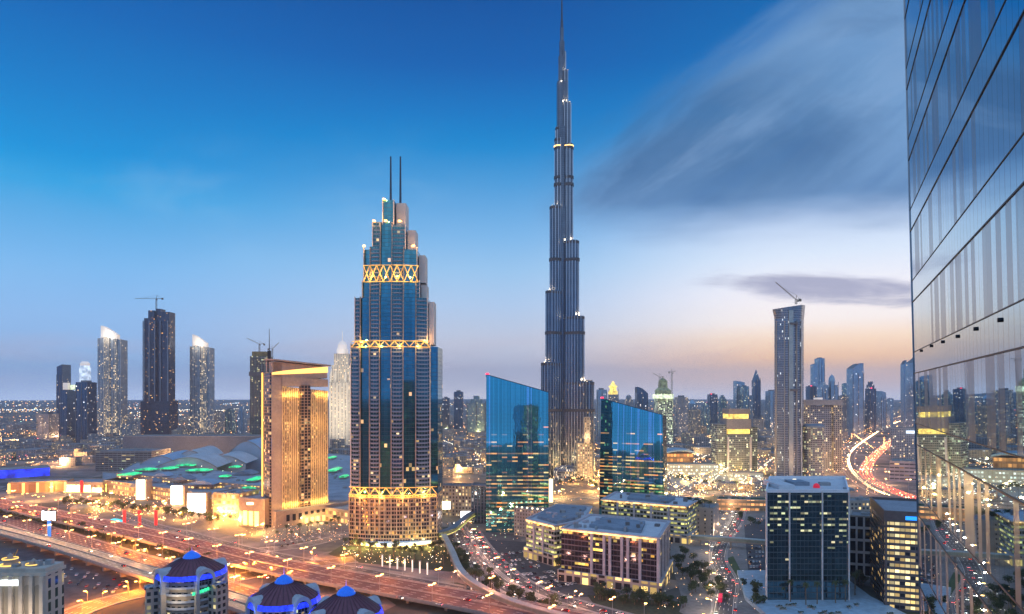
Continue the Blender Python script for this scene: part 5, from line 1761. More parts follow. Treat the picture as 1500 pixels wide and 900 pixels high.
def screen_tower(label, px0, px1, pyb, pyt, em, es, depth=8):
    x0, Y = G(px0, pyb)
    x1 = X(px1, Y)
    zt = Z(pyt, Y)
    r = thing('screen_tower', label, 'screen', ((x0 + x1) / 2, Y, 0))
    m = MB(); m.prism(rect(x0, x1 + 2, Y, Y + depth), 0, zt + .6, 0, 0); m.build('body', SANDM, r)
    m = MB(); m.prism(rect(x0 + .5, x1 - .3, Y - .5, Y - .05), 2, zt, 0, 0); m.build('screen', mat('screen_' + ''.join(chr(97 + int(q_ * 9)) for q_ in em), (.9, .9, .85), .5, emit=em, es=es, var=.12, scale=.2), r)
    return r


screen_tower('narrow white and gold sign tower in the mall plaza, left of two bigger white screens', 199, 213, 734, 703, (1, .9, .6), 2.6, 14)
screen_tower('tall narrow blank white screen, left of the big square white screen', 250, 268, 741, 712, (1, .93, .85), 3.2, 10)
screen_tower('big square blazing white screen in the mall plaza', 274, 301, 754, 723, (1, .96, .93), 4.0, 12)
for lab, a_, c_, pb, hh, dp in (('plain stone mall block behind the narrow white and gold sign tower', 214, 248, 728, 16, 30), ('stone mall block between the two white screens, with warm windows under a flat roof', 262, 312, 733, 20, 40),
                                ('tan mall block with tall arched glowing windows, left of the tan hotel', 312, 350, 757, 27, 38), ('wide mall block with an amber parapet, behind the white screens', 236, 330, 716, 22, 40)):
    r, pl = hall(lab, a_, c_, pb, hh, dp, MALLW, cat='mall block', yaw=2, clutter=4)
r, pl = hall('tan annex of the hotel with three tall gold windows and a small lit sign', 350, 388, 771, 30, 30, mat('annex_stone', (.42, .31, .22), .8), cat='hotel annex', yaw=3)
L_ = lambda a: Vector((*pl[0], 0)).lerp(Vector((*pl[1], 0)), a)
for k in range(3):
    m = MB(); q_ = L_(.25 + .22 * k); m.box(q_.x, q_.y - .4, 2, 5, .8, 15, math.atan2(pl[1][1] - pl[0][1], pl[1][0] - pl[0][0])); m.build('window', mat('tall_gold_window', (.9, .7, .3), .5, emit=(1, .66, .18), es=2.2, var=.25, scale=.2), r)
m = MB(); q_ = L_(.5); m.box(q_.x, q_.y - .5, 24, 11, .6, 2.6); m.build('sign', mat('warm_sign', (.9, .8, .5), .5, emit=(1, .88, .5), es=2.2, var=.2), r)

# the mall's great roofs
def vault(label, px0, px1, py, Y, dep, z0, h_, m_, name='mall_roof', seg=10, skew=0.0):
    x0, x1 = X(px0, Y), X(px1, Y)
    r = thing(name, label, 'mall roof', ((x0 + x1) / 2, Y, 0))
    m = MB()
    for k in range(seg):
        f = lambda q_: (x0 + (x1 - x0) * q_, z0 + h_ * math.sin(math.pi * (q_ * .9 + .05)) * (1 + skew * (q_ - .5)))
        a, c = f(k / seg), f((k + 1) / seg)
        m.face([(a[0], Y, a[1]), (c[0], Y, c[1]), (c[0], Y + dep, c[1] + 3), (a[0], Y + dep, a[1] + 3)])
        m.face([(a[0], Y, 0), (c[0], Y, 0), (c[0], Y, c[1]), (a[0], Y, a[1])])
    m.build('shell', m_, r)
    m = MB()
    for k in range(seg):
        a, c = f(k / seg), f((k + 1) / seg)
        m.beam((a[0], Y - .3, a[1]), (c[0], Y - .3, c[1]), 1.3)
    m.build('rim', CONC, r)
    return r


TENT = mat('pale_tent_roof', (.46, .48, .5), .7, var=.2, scale=.05)
TENTB = mat('blue_tent_roof', (.30, .42, .54), .6, var=.12, scale=.05)
vault('pale blue hump of roof, front left of the row of tent roofs behind the mall', 205, 262, 690, 1150, 90, 22, 16, TENTB)
vault('blue hump of roof in the middle of the tent row behind the mall', 258, 300, 690, 1200, 80, 26, 17, TENT)
vault('grey wide tent roof sweeping down to the right behind the mall', 222, 318, 690, 1120, 60, 18, 20, TENT, skew=.6)
vault('blue tent roof directly left of the tan hotel', 335, 388, 690, 1250, 100, 30, 26, TENTB)
vault('flat pale tent roof left of the hotel, lower than the blue one', 296, 360, 690, 1180, 60, 20, 16, TENT)
block('mall_roof', 'long dark grey roof block stretching behind the tent roofs', 'mall block', [(X(180, 1420), 1420), (X(392, 1420), 1420), (X(392, 1420), 1480), (X(180, 1420), 1480)], 0, Z(640, 1420), mat('dark_grey_cladding', (.2, .2, .22), .8), clutter=8)
block('mall_roof', 'rough grey parking block left of the tent roofs', 'mall block', [(X(140, 1260), 1260), (X(222, 1260), 1260), (X(222, 1260), 1330), (X(140, 1260), 1330)], 0, Z(662, 1260), facade('parking_decks', (.26, .25, .24), (.07, .07, .07), 8, 3.4, .05, .4, .1, .12, WARM, GREENISH, .8, metal=.1), clutter=6)
for lab, pts, z, gr in (
        ('lowest mall roof terrace, behind the plaza screens', ((150, 704), (392, 736), (392, 716), (150, 692)), 17, 0),
        ('middle mall roof terrace below the tent roofs', ((170, 694), (392, 714), (392, 697), (200, 678)), 23, 0),
        ('mall roof strip glimpsed between the tan hotel and the twin spire tower', ((476, 745), (516, 750), (516, 668), (476, 664)), 14, 0)):
    block('mall_roof', lab, 'mall roof', [G(px, py, z) for px, py in pts], 0, z, MALLW, ROOFG, clutter=14)
for k, (px, py, w_, d_, z) in enumerate(((190, 697, 22, 14, 24), (215, 690, 26, 10, 24), (248, 688, 20, 12, 24), (276, 683, 30, 14, 24), (312, 680, 26, 12, 24), (292, 691, 34, 10, 24), (345, 686, 16, 8, 24),
                                         (374, 704, 14, 16, 24), (372, 716, 22, 14, 18), (378, 730, 18, 10, 18), (490, 690, 14, 26, 15), (486, 672, 12, 18, 15), (504, 700, 10, 12, 15), (330, 700, 14, 6, 24))):
    x, y = G(px, py, z)
    r = thing('skylight', 'green glowing skylight on the mall roof', 'skylight', (x, y, z), 'green skylights on the mall roofs')
    m = MB(); m.prism(rect(x - w_ / 2, x + w_ / 2, y - d_, y + d_), z + .1, z + 1.6, 0, 0); m.build('curb', CONC, r)
    m = MB()
    n = 5
    for i in range(n):
        a_, c_ = x - w_ / 2 + w_ * i / n + .3, x - w_ / 2 + w_ * (i + 1) / n - .3
        m.prism(rect(a_, c_, y - d_ + .4, y + d_ - .4), z + 1.7, z + 2.6 + 1.4 * math.sin(math.pi * (i + .5) / n), 0, 0)
    m.build('glazing', GREENL, r)
vs = random.Random(5)
for k, (px, py, w_, d_, z) in enumerate(((225, 705, 30, 16, 18), (300, 708, 36, 14, 24), (350, 712, 30, 18, 18), (270, 702, 24, 12, 24), (330, 728, 26, 14, 18), (205, 712, 20, 10, 18), (360, 694, 30, 16, 24), (240, 697, 22, 10, 24))):
    x, y = G(px, py, z)
    m = MB()
    for i in range(6):
        f = lambda q_: (x - w_ / 2 + w_ * q_, z + .2 + 4.5 * math.sin(math.pi * q_))
        a, c = f(i / 6), f((i + 1) / 6)
        m.face([(a[0], y - d_, a[1]), (c[0], y - d_, c[1]), (c[0], y + d_, c[1]), (a[0], y + d_, a[1])])
        m.face([(a[0], y - d_, z), (c[0], y - d_, z), (c[0], y - d_, c[1]), (a[0], y - d_, a[1])])
    tag(m.build('roof_vault', [ROOF_B, TENTB, ROOFG][k % 3]), 'low blue grey barrel vault on the mall roof', 'roof vault', 'barrel vaults on the mall roofs')

# billboard by the road, banners, awning
x, y = G(72, 789)
r = thing('billboard', 'white glowing billboard on a blue lit post between the two elevated roads', 'billboard', (x, y, 0))
m = MB(); m.box(x, y, 0, 2.6, 2.0, 17); m.build('post', mat('blue_lit_post', (.03, .15, .5), .5, emit=(.03, .25, .9), es=.8, var=.2), r)
m = MB(); m.box(x, y, 17.2, 17, 1.6, 11, -.2); m.build('frame', DARKMETAL, r)
m = MB()
for k in range(5):
    m.box(x - 6.4 + 3.2 * k + .2, y - 1.15 - (3.2 * k - 6.4) * .2, 18 + (0.6 if k % 2 else 0), 2.6, .5, 9.2 - (1.2 if k % 2 else 0), -.2)
m.build('panel', mat('white_panel_light', (.9, .9, .95), .5, emit=(.95, .93, 1), es=2.2, var=.15, scale=.3), r)
for px in (180, 202, 226):
    x, y = G(px, 774)
    r = thing('banner_pole', 'tall red lit banner standing at the edge of the mall plaza', 'banner', (x, y, 0), 'red banners at the mall plaza')
    m = MB(); m.beam((x, y, 0), (x, y, 20), .5); m.build('pole', STEEL, r)
    m = MB(); m.box(x + 1.7, y, 3, 3.2, .3, 16); m.build('banner', REDB, r)
x, y = G(166, 770)
r = thing('awning', 'turquoise lit awning at the edge of the mall plaza', 'awning', (x, y, 0))
m = MB()
for k in range(6):
    f = lambda q_: (x - 10 + 20 * q_, 4 + 3 * math.sin(math.pi * q_))
    a, c = f(k / 6), f((k + 1) / 6)
    m.face([(a[0], y - 4, a[1] - 1.5), (c[0], y - 4, c[1] - 1.5), (c[0], y + 4, c[1]), (a[0], y + 4, a[1])])
m.build('canopy', mat('turquoise_canopy', (.05, .4, .5), .5, emit=(.05, .75, .95), es=.8, var=.2), r)
m = MB()
for sx in (-9, 0, 9):
    for sy in (-3, 3):
        m.beam((x + sx, y + sy, 0), (x + sx, y + sy, 4), .35)
m.build('posts', STEEL, r)
x, y = G(118, 752)
m = MB(); m.lathe(x, y, [(11, 0), (11, 7), (9, 9), (6, 10), (0, 10.4)], 20); tag(m.build('drum_kiosk', mat('olive_drum', (.4, .4, .25), .7)), 'round olive kiosk beside the elevated highway, left of the red banners', 'kiosk')

# ------------------------------------------------------------------ the domed blocks in the foreground
MAROON = mat('maroon_roof', (.17, .05, .07), .55, var=.15, scale=.6)
BLED = mat('blue_eave_led', (.02, .05, .6), .4, emit=(.015, .04, .9), es=1.1, var=.65, scale=.5)
GREYW = mat('grey_white_render', (.42, .42, .46), .7)
BEIGE = mat('beige_render', (.40, .33, .28), .75)
CUP = mat('blue_cupola', (.02, .14, .5), .3, emit=(.01, .10, .8), es=.5, var=.2, scale=.8)
DW = facade('domed_block_windows', (.38, .32, .28), (.04, .045, .05), 3.0, 3.3, .22, .3, .14, .12, WARM, GREENISH, .9, metal=.4, grough=.15, colvar=.3)


def domed(label, px, Y, py_eave, half_px, py_apex, py_tip, seed):
    R_ = half_px * Y / F
    Yc = Y + R_ * .9
    cx = X(px, Yc)
    ze = Z(py_eave, Yc)
    za, zt = Z(py_apex, Yc), Z(py_tip, Yc)
    r = thing('domed_tower', label, 'apartment tower', (cx, Y + R_, 0))
    cy_ = Y + R_ * .9
    n = 16
    # roof shell: a shallow tent with a flared blue eave
    m = MB(); m.lathe(cx, cy_, [(R_ * .98, ze + .5), (R_ * .70, ze + (za - ze) * .45), (R_ * .42, ze + (za - ze) * .78), (R_ * .2, za - .2)], n, ph=math.pi / n); rf_ = m.build('roof', MAROON, r)
    m = MB()
    for k in range(32):
        a = 2 * math.pi * (k + .5) / 32
        pr_ = [(R_ * .985, ze + .62), (R_ * .705, ze + (za - ze) * .45 + .12), (R_ * .425, ze + (za - ze) * .78 + .12), (R_ * .21, za - .1)]
        for (ra, z_a), (rb, z_b) in zip(pr_, pr_[1:]):
            m.beam((cx + ra * math.cos(a), cy_ + ra * math.sin(a), z_a), (cx + rb * math.cos(a), cy_ + rb * math.sin(a), z_b), .16)
    m.build('roof_seams', mat('dark_seam', (.07, .03, .04), .5, .3, var=.1), rf_)
    m = MB(); m.lathe(cx, cy_, [(R_ * .97, ze - 1.7), (R_ * 1.06, ze - 1.4), (R_ * 1.0, ze + .9)], n, ph=math.pi / n, cap=False); m.build('eave_light', BLED, r)
    m = MB()
    m.lathe(cx, cy_, [(R_ * .27, za - .8), (R_ * .27, za - .3), (R_ * .22, za + .9), (R_ * .14, za + 1.9), (R_ * .06, za + 2.7), (0, za + 3)], 14); cu_ = m.build('cupola', CUP, r)
    m = MB(); m.lathe(cx, cy_, [(.35, za + 2.4), (.3, za + (zt - za) * .6), (.05, zt)], 6); m.build('spire', mat('violet_spire', (.3, .25, .6), .4, emit=(.3, .2, 1), es=.35, var=0), cu_)
    # walls: bowed storeys and stair shafts
    m = MB(); m.lathe(cx, cy_, [(R_ * .86, 0), (R_ * .86, ze - 1.8)], 24, cap=False); m.build('walls', DW, r)
    m = MB()
    z = ze - 5.5
    while z > ze - 44:
        m.lathe(cx, cy_, [(R_ * .87, z), (R_ * .97, z + .02), (R_ * .97, z + 1.1), (R_ * .94, z + 1.1)], 24, cap=False)
        z -= 3.3
    m.build('balconies', GREYW, r)
    # four arched dormers cutting the eave
    for k in range(4):
        a = R(-90 + 48 + 90 * k) if True else 0
        d = Vector((math.cos(a), math.sin(a), 0))
        s = Vector((-d.y, d.x, 0))
        base = Vector((cx, cy_, 0)) + d * R_ * 1.0
        hw = R_ * .29
        m = MB()
        prof = [(-hw, ze - 8)] + [(-hw * math.cos(math.pi * q_ / 10), ze - 1.5 + hw * 1.15 * math.sin(math.pi * q_ / 10)) for q_ in range(11)] + [(hw, ze - 8)]
        inner = [(-hw * .7, ze - 8)] + [(-hw * .7 * math.cos(math.pi * q_ / 10), ze - 1.8 + hw * .8 * math.sin(math.pi * q_ / 10)) for q_ in range(11)] + [(hw * .7, ze - 8)]
        P3 = lambda q_, o: tuple(base + s * q_[0] + d * o + Vector((0, 0, q_[1])))
        for i in range(len(prof) - 1):
            m.face([P3(prof[i], .6), P3(prof[i + 1], .6), P3(inner[i + 1], .6), P3(inner[i], .6)][::-1])
            m.face([P3(prof[i], .6), P3(prof[i + 1], .6), P3(prof[i + 1], -R_ * .62), P3(prof[i], -R_ * .62)])
            m.face([P3(inner[i], .6), P3(inner[i + 1], .6), P3(inner[i + 1], -.9), P3(inner[i], -.9)][::-1])
        do_ = m.build('dormer', GREYW, r)
        m = MB(); m.face([P3(q_, -.8) for q_ in inner][::-1], 0, [(q_[0], q_[1]) for q_ in inner][::-1])
        m.build('window', facade('dormer_window', (.2, .2, .2), (.03, .035, .04), 1.6, 1.8, .08, .08, .06, .15, WARM, GREENISH, .9, metal=.5, grough=.1), do_)
        m = MB()
        q_ = base - d * .5
        for sg in (-1, 1):
            pp = q_ + s * hw * .85 * sg
            m.box(pp.x, pp.y, 0, hw * .42, 2.4, ze - 7.9, a - math.pi / 2)
        m.build('pilasters', BEIGE, r)
    for a, hh in ((-150, 6), (-25, 5)):
        q_ = Vector((cx, cy_, 0)) + Vector((math.cos(R(a)), math.sin(R(a)), 0)) * R_ * 1.12
        m = MB(); m.box(q_.x, q_.y, 0, 6, 6, ze - hh, R(a)); m.box(q_.x, q_.y, ze - hh, 6.8, 6.8, .8, R(a)); m.build('stair_shaft', DW, r)
    m = MB()
    for k in range(6):
        a = R(-62 + 5 * k)
        m.box(cx + math.cos(a) * R_ * .99, cy_ + math.sin(a) * R_ * .99, ze - 8.5 + k * .25, 1.1, .5, 1.5, a + math.pi / 2)
    m.build('sign', mat('green_sign', (.05, .6, .3), .5, emit=(.05, .95, .4), es=1.1, var=.5, scale=1.5), r)
    for a in (-120, -60, 0, 180):
        lamp(r, (cx + math.cos(R(a)) * R_ * 1.15, cy_ + math.sin(R(a)) * R_ * 1.15, ze - .8), 260, (.1, .2, 1), .5)
    lamp(r, (cx, cy_ - R_ * 1.25, ze - 9), 1600, (1, .8, .5), 1)
    return r


domed('apartment tower under a maroon blue edged tent roof, leftmost of three', 281, 330, 836, 48, 815, 801, 1)
domed('tower under a maroon blue edged tent roof, middle one of three', 416, 300, 876, 52, 851, 831, 2)
domed('tower under a maroon blue edged tent roof, rightmost and lowest of three', 507, 285, 896, 54, 868, 849, 3)
# beige classical block in the lower left corner
bY = 285
r = thing('apartment_tower', 'beige classical tower with gold lit rings on its turrets and a white sign', 'apartment tower', (X(30, bY), bY + 12, 0))
xl, xr = X(-40, bY), X(66, bY)
zb_ = Z(833, bY)
BW = facade('arched_beige_windows', (.46, .40, .33), (.03, .06, .05), 4.4, 5.0, .3, .12, .12, .10, GREENISH, WARM, .8, metal=.4, grough=.15)
m = MB(); m.prism(rect(xl, xr, bY, bY + 12), 0, zb_ - 3, 0, 1); m.build('walls', [BW, BEIGE], r)
m = MB(); m.prism(rect(xl - .6, xr + .6, bY - .6, bY + 12.6), zb_ - 3, zb_ - 1.6, 0, 0, bottom=True); m.prism(rect(xl, xr, bY, bY + 12), zb_ - 1.6, zb_, 0, 0); m.build('cornice', mat('cream_cornice', (.5, .44, .37), .7), r)
for px in (3, 18, 33, 48, 63):
    m = MB(); m.box(X(px, bY), bY - .7, 0, 1.5, 1.4, zb_ - 3); m.build('pilaster', mat('cream_cornice', (.5, .44, .37), .7), r)
for px in (10.5, 25.5, 40.5, 55.5):
    xc = X(px, bY)
    for zz0, hh_ in ((zb_ - 19, 11.0), (zb_ - 36, 13.0)):
        m = MB()
        m.face([(xc - 1.25, bY - .12, zz0), (xc + 1.25, bY - .12, zz0), (xc + 1.25, bY - .12, zz0 + hh_)] + [(xc + 1.25 * math.cos(math.pi * q_ / 8), bY - .12, zz0 + hh_ + 1.25 * math.sin(math.pi * q_ / 8)) for q_ in range(1, 8)] + [(xc - 1.25, bY - .12, zz0 + hh_)], 0)
        m.build('arched_window', facade('green_arch_glass', (.3, .27, .22), (.03, .07, .055), 1.25, 3.2, .08, .12, .06, .18, GREENISH, WARM, .6, metal=.6, grough=.1), r)
for px, py in ((2, 822), (37, 830)):
    x = X(px, bY)
    z = Z(py + 12, bY)
    m = MB(); m.lathe(x, bY + 5, [(3.1, z - 3), (3.1, z), (3.5, z), (3.5, z + .5), (2.4, z + .6), (2.4, z + 2.6), (2.9, z + 2.6), (2.9, z + 3.1), (1.2, z + 3.3), (1.1, z + 4.6), (.2, z + 5.6)], 16); m.build('turret', BEIGE, r)
    m = MB(); m.lathe(x, bY + 5, [(3.6, z + .52), (3.55, z + 1.1)], 16, cap=False); m.lathe(x, bY + 5, [(3.0, z + 3.12), (2.95, z + 3.5)], 16, cap=False); m.build('ring_light', mat('gold_ring_light', (.9, .6, .2), .5, emit=(1, .6, .1), es=1.6, var=.2), r)
m = MB(); m.box(X(17, bY), bY - 1.2, Z(857, bY), 7.4, .5, 2.4); m.build('sign', mat('white_sign_light', (.9, .92, .9), .5, emit=(.92, 1, .95), es=1.8, var=.15, scale=.6), r)
lr = random.Random(9)
for k in range(6):
    m = MB(); m.box(X(6 + 10 * k, bY), bY + lr.uniform(3, 10), zb_, lr.uniform(1.5, 3), lr.uniform(1.5, 3), lr.uniform(1, 2.4)); m.build('roof_plant', PLANT, r)
for px in (10, 48):
    lamp(r, (X(px, bY), bY - 8, zb_ - 18), 2200, (1, .75, .5), 1)
crane('small yellow construction crane in the dark yard, behind the beige classical tower', 20, 855, 400, 818, 26, 18, 806, w=.9, m_=mat('yellow_crane', (.5, .33, .05), .6))
# ------------------------------------------------------------------ street lamps
LAMPS = {}
HEADM = mat('lamp_head_glow', (.9, .6, .3), .5, emit=(1, .5, .12), es=9, var=0, sample=False)
HEADW = mat('white_lamp_head_glow', (.9, .9, .8), .5, emit=(1, .93, .8), es=22, var=0, sample=False)


def lamp_proto(key, label, group, col, power, h_, hm, double=True):
    r = thing('street_lamp', label, 'street lamp', (0, 0, 0), group)
    m = MB(); m.beam((0, 0, 0), (0, 0, h_), .32, 0, .18, 6); m.build('pole', STEEL, r)
    for sg in (-1, 1) if double else (1,):
        m = MB(); m.beam((0, 0, h_ - .2), (0, sg * 2.2, h_ + .3), .14); arm_ = m.build('arm', STEEL, r)
        m = MB(); m.box(0, sg * 2.6, h_ + .12, 1.1, 1.7, .4); m.build('lamp_head', hm, arm_)
    lamp(r, (0, 0, h_ + .1), power, col, .5)
    LAMPS[key] = [r, False]


lamp_proto('A', 'tall orange street lamp standing on the elevated highway', 'orange lamps on the elevated highway', (1, .27, .08), 20000, 12, HEADM)
lamp_proto('C', 'orange street lamp on the lower road between the elevated roads', 'orange lamps on the lower road', (1, .25, .04), 18000, 10, HEADM)
lamp_proto('B', 'pale street lamp standing on the sandy elevated road', 'pale lamps on the sandy elevated road', (1, .54, .24), 24000, 11, HEADM)
lamp_proto('E', 'street lamp on the curving road near the car park', 'lamps on the curving roads', (1, .52, .34), 5500, 9, HEADM, False)
lamp_proto('P', 'warm street lamp on the mall plaza', 'warm lamps on the mall plaza', (1, .46, .11), 40000, 8, HEADM)
lamp_proto('L', 'street lamp on the boulevard behind the offices', 'lamps on the boulevard', (1, .62, .28), 32000, 10, HEADM)
lamp_proto('O', 'high mast lamp beside the far highway', 'high mast lamps by the far highway', (1, .45, .2), 40000, 20, HEADM)
lamp_proto('K', 'small lamp along the side street at the lower right', 'lamps along the side street', (1, .7, .45), 6000, 8, HEADM, False)
lamp_proto('Q', 'warm street lamp in the quarter around the foot of the tallest tower', 'warm lamps around the tallest tower', (1, .54, .15), 40000, 9, HEADM)
lamp_proto('R', 'warm street lamp in the quarter around the yellow banded tower', 'warm lamps around the yellow banded tower', (1, .58, .2), 60000, 9, HEADM)
lamp_proto('S', 'warm street lamp in the old town right of the twin spire tower', 'warm lamps in the old town', (1, .54, .18), 60000, 9, HEADM)
lamp_proto('T', 'orange street lamp on the plain beyond the mall', 'orange lamps on the plain beyond the mall', (1, .5, .2), 260000, 10, HEADM)
lamp_proto('U', 'orange lamp in the underpass by the domed towers', 'orange lamps in the underpass', (1, .26, .015), 28000, 7, HEADM, False)


def put_lamp(key, x, y, z=0.0, a=0.0):
    r, used = LAMPS[key]
    if not used:
        LAMPS[key][1] = True
        r.location = (x, y, z)
        r.rotation_euler = (0, 0, a)
    else:
        dup(r, (x, y, z), a)


inview = lambda x, y, z=0: y > 50 and -60 < 750 + x / y * F < 1345 and HOR - 20 < HOR + (H - z) / y * F < 960
for key, ln, step, z, off in (('A', A_LINE, 44, 7.0, 17), ('A', A_LINE, 44, 7.0, -17), ('B', B_LINE, 44, 8.0, 9.6), ('C', C_LINE, 50, 0, 12.8), ('E', E_LINE, 40, 0, 8.4), ('E', E2_LINE, 40, 0, -7.4),
                              ('E', A2_LINE, 50, 0, 7.4), ('E', N_LINE, 28, 0, 8.8), ('L', L_LINE, 60, 0, 9.8), ('K', K_LINE, 34, 0, 7.4), ('U', D_LINE, 28, 0, 10.8), ('O', O_LINE, 90, 0, 14.6), ('O', O2_LINE, 100, 0, -12.6)):
    for k, (x, y, a) in enumerate(along(offset_line(ln, off), step, step * (.25 if off > 0 else .75))):
        if inview(x, y):
            put_lamp(key, x, y, z, a)
pr = random.Random(21)
for k in range(26):
    px, py = pr.uniform(95, 385), 0
    py = 726 + (px - 95) / 290 * 42 + pr.uniform(-6, 18)
    put_lamp('P', *G(px, py))
for px, py in ((178, 803), (196, 811), (216, 819), (205, 866), (188, 873), (236, 858), (150, 884), (345, 843), (372, 838), (398, 846), (352, 862), (424, 852), (322, 872), (120, 895)):
    put_lamp('U', *G(px, py), 0, pr.uniform(0, 6))
for px, py in ((50, 735), (20, 728), (75, 722), (1000, 700), (1040, 706), (1080, 704), (1110, 698)):
    put_lamp('P', *G(px, py))

for key, n_, x0, x1, y0, y1 in (('Q', 16, 802, 880, 668, 738), ('R', 22, 980, 1128, 650, 735), ('S', 16, 642, 712, 622, 742), ('T', 14, -10, 390, 606, 690), ('R', 6, 1110, 1240, 640, 705)):
    for k in range(n_):
        put_lamp(key, *G(pr.uniform(x0, x1), y0 + (y1 - y0) * (k + pr.random()) / n_), 0, pr.uniform(0, 3))

# ------------------------------------------------------------------ trees
def leaf_mat(name, c0, c1):
    m, t_, bs = new_mat(name)
    g = t_.nodes.new('ShaderNodeNewGeometry')
    oi = t_.nodes.new('ShaderNodeObjectInfo')
    n_ = noise_tex(t_, N(t_, g.outputs['Position']), .8, 3.0)
    put(t_, mixc(t_, n_ * .6 + N(t_, oi.outputs['Random']) * .4, lin(c0), lin(c1)), bs.inputs['Base Color'])
    bs.inputs['Roughness'].default_value = .8
    return m


LEAF = leaf_mat('tree_leaves', (.025, .045, .018), (.075, .10, .035))
PALML = leaf_mat('palm_fronds', (.04, .06, .02), (.11, .12, .04))
BARK = mat('bark', (.16, .12, .08), .9)


def tree_proto(seed, h_, cr):
    g = random.Random(seed)
    r = thing('tree', 'leafy street tree', 'tree')
    m = MB()
    m.beam((0, 0, 0), (0, 0, h_ * .55), .45, 0, .22, 6)
    for k in range(4):
        a = g.uniform(0, 6.28)
        m.beam((0, 0, h_ * .4), (math.cos(a) * cr * .6, math.sin(a) * cr * .6, h_ * .72), .2, 0, .08, 5)
    m.build('trunk', BARK, r)
    m = MB()
    lobes = [(g.uniform(-.55, .55) * cr, g.uniform(-.55, .55) * cr, h_ * g.uniform(.5, .85), cr * g.uniform(.4, .65)) for _ in range(6)]
    for k in range(230):
        lx, ly, lz, lr_ = g.choice(lobes)
        d = Vector((g.gauss(0, 1), g.gauss(0, 1), g.gauss(0, .8))).normalized() * lr_ * g.uniform(.55, 1.05)
        c = Vector((lx, ly, lz)) + d
        s = g.uniform(.28, .62)
        n_ = Vector((g.gauss(0, 1), g.gauss(0, 1), g.gauss(.6, 1))).normalized()
        a = n_.orthogonal().normalized() * s
        b_ = n_.cross(a)
        m.face([c - a, c + b_ * .8, c + a, c - b_ * .8])
    m.build('crown', LEAF, r)
    return r


def palm_proto(seed, h_):
    g = random.Random(seed)
    r = thing('palm_tree', 'date palm', 'palm tree')
    m = MB()
    m.beam((0, 0, 0), (.15, 0, h_ * .5), .5, 0, .42, 7)
    m.beam((.15, 0, h_ * .5), (.1, .1, h_), .42, 0, .4, 7)
    m.build('trunk', BARK, r)
    m = MB()
    for k in range(26):
        a = 2 * math.pi * k / 26 + g.uniform(-.1, .1)
        el_ = g.uniform(-.3, 1.1)
        L = g.uniform(2.6, 3.6)
        d = Vector((math.cos(a), math.sin(a), 0))
        s = Vector((-d.y, d.x, 0))
        p0 = Vector((.1, .1, h_))
        pp = [p0]
        e = el_
        for i in range(4):
            pp.append(pp[-1] + (d * math.cos(e) + Vector((0, 0, math.sin(e)))) * L / 4)
            e -= .55
        for i in range(4):
            w0, w1 = .42 * (1 - abs(i / 4 - .35)), .42 * (1 - abs((i + 1) / 4 - .35)) * (.2 if i == 3 else 1)
            m.face([pp[i] - s * w0, pp[i + 1] - s * w1, pp[i + 1] + s * w1, pp[i] + s * w0])
    m.build('fronds', PALML, r)
    return r


TP = [tree_proto(1, 7, 3.0), tree_proto(2, 9, 3.8), tree_proto(3, 6, 2.8)]
PP = [palm_proto(4, 8.5), palm_proto(5, 11)]
used = set()
tg = random.Random(33)


def plant(protos, x, y, label, group, z=0.0):
    p_ = tg.choice(protos)
    s = tg.uniform(.8, 1.3)
    if p_.name not in used:
        used.add(p_.name)
        p_.location = (x, y, z)
        p_.scale = (s,) * 3
        p_['label'], p_['group'] = label, group
    else:
        dup(p_, (x, y, z), tg.uniform(0, 6.28), s, label, group)


def strip_plant(protos, pix, n, spread, label, group):
    ln = [G(px, py) for px, py in pix]
    tot = sum(math.dist(a, b_) for a, b_ in zip(ln, ln[1:]))
    for x, y, a in along(ln, tot / n, tot / n / 2):
        plant(protos, x + tg.uniform(-spread, spread), y + tg.uniform(-spread, spread), label, group)


strip_plant(TP, ((-20, 750), (100, 776), (240, 809), (300, 826)), 44, 7, 'dark street tree in the planted strip between the elevated highway and the lower road', 'trees between the elevated roads')
strip_plant(PP, ((512, 806), (560, 816), (620, 826), (650, 828)), 22, 5, 'uplit palm in the garden at the foot of the twin spire tower', 'palms before the twin spire tower')
strip_plant(TP, ((505, 800), (600, 808), (655, 806)), 14, 5, 'garden tree close to the foot of the twin spire tower', 'trees before the twin spire tower')
strip_plant(TP, ((660, 800), (680, 838), (700, 856), (760, 882), (830, 900)), 44, 6, 'tree beside the pale curving walkway', 'trees along the curving walkway')
strip_plant(PP, ((690, 862), (724, 866)), 9, 5, 'palm in the small garden at the end of the pink plaza', 'palms at the end of the pink plaza')
strip_plant(TP, ((780, 805), (830, 838), (890, 868)), 30, 6, 'tree at the edge of the car park before the nearest grey office block', 'trees before the grey offices')
strip_plant(TP, ((872, 876), (940, 885), (1000, 890)), 34, 6, 'dark tree on the verge below the nearest grey office block', 'trees on the verge below the offices')
strip_plant(TP, ((975, 806), (1000, 830), (1030, 850), (1040, 880)), 46, 12, 'tree by the side street right of the nearest grey office block', 'trees by the side street')
strip_plant(TP, ((985, 700), (1040, 712), (1110, 716)), 30, 14, 'tree on the pale plaza behind the taupe block', 'trees on the pale plaza')
strip_plant(TP, ((810, 712), (850, 704), (880, 716)), 14, 8, 'tree between the two blue mirror towers', 'trees between the blue mirror towers')
strip_plant(TP, ((100, 738), (160, 746), (240, 752), (330, 766)), 60, 16, 'small tree on the mall plaza among warm lights', 'trees on the mall plaza')
strip_plant(PP, ((390, 790), (440, 790), (500, 772)), 12, 5, 'palm along the drive before the tan hotel', 'palms before the tan hotel')
strip_plant(TP, ((1090, 856), (1106, 884), (1120, 896)), 8, 4, 'green tree beside the pale blue deck', 'trees beside the pale blue deck')
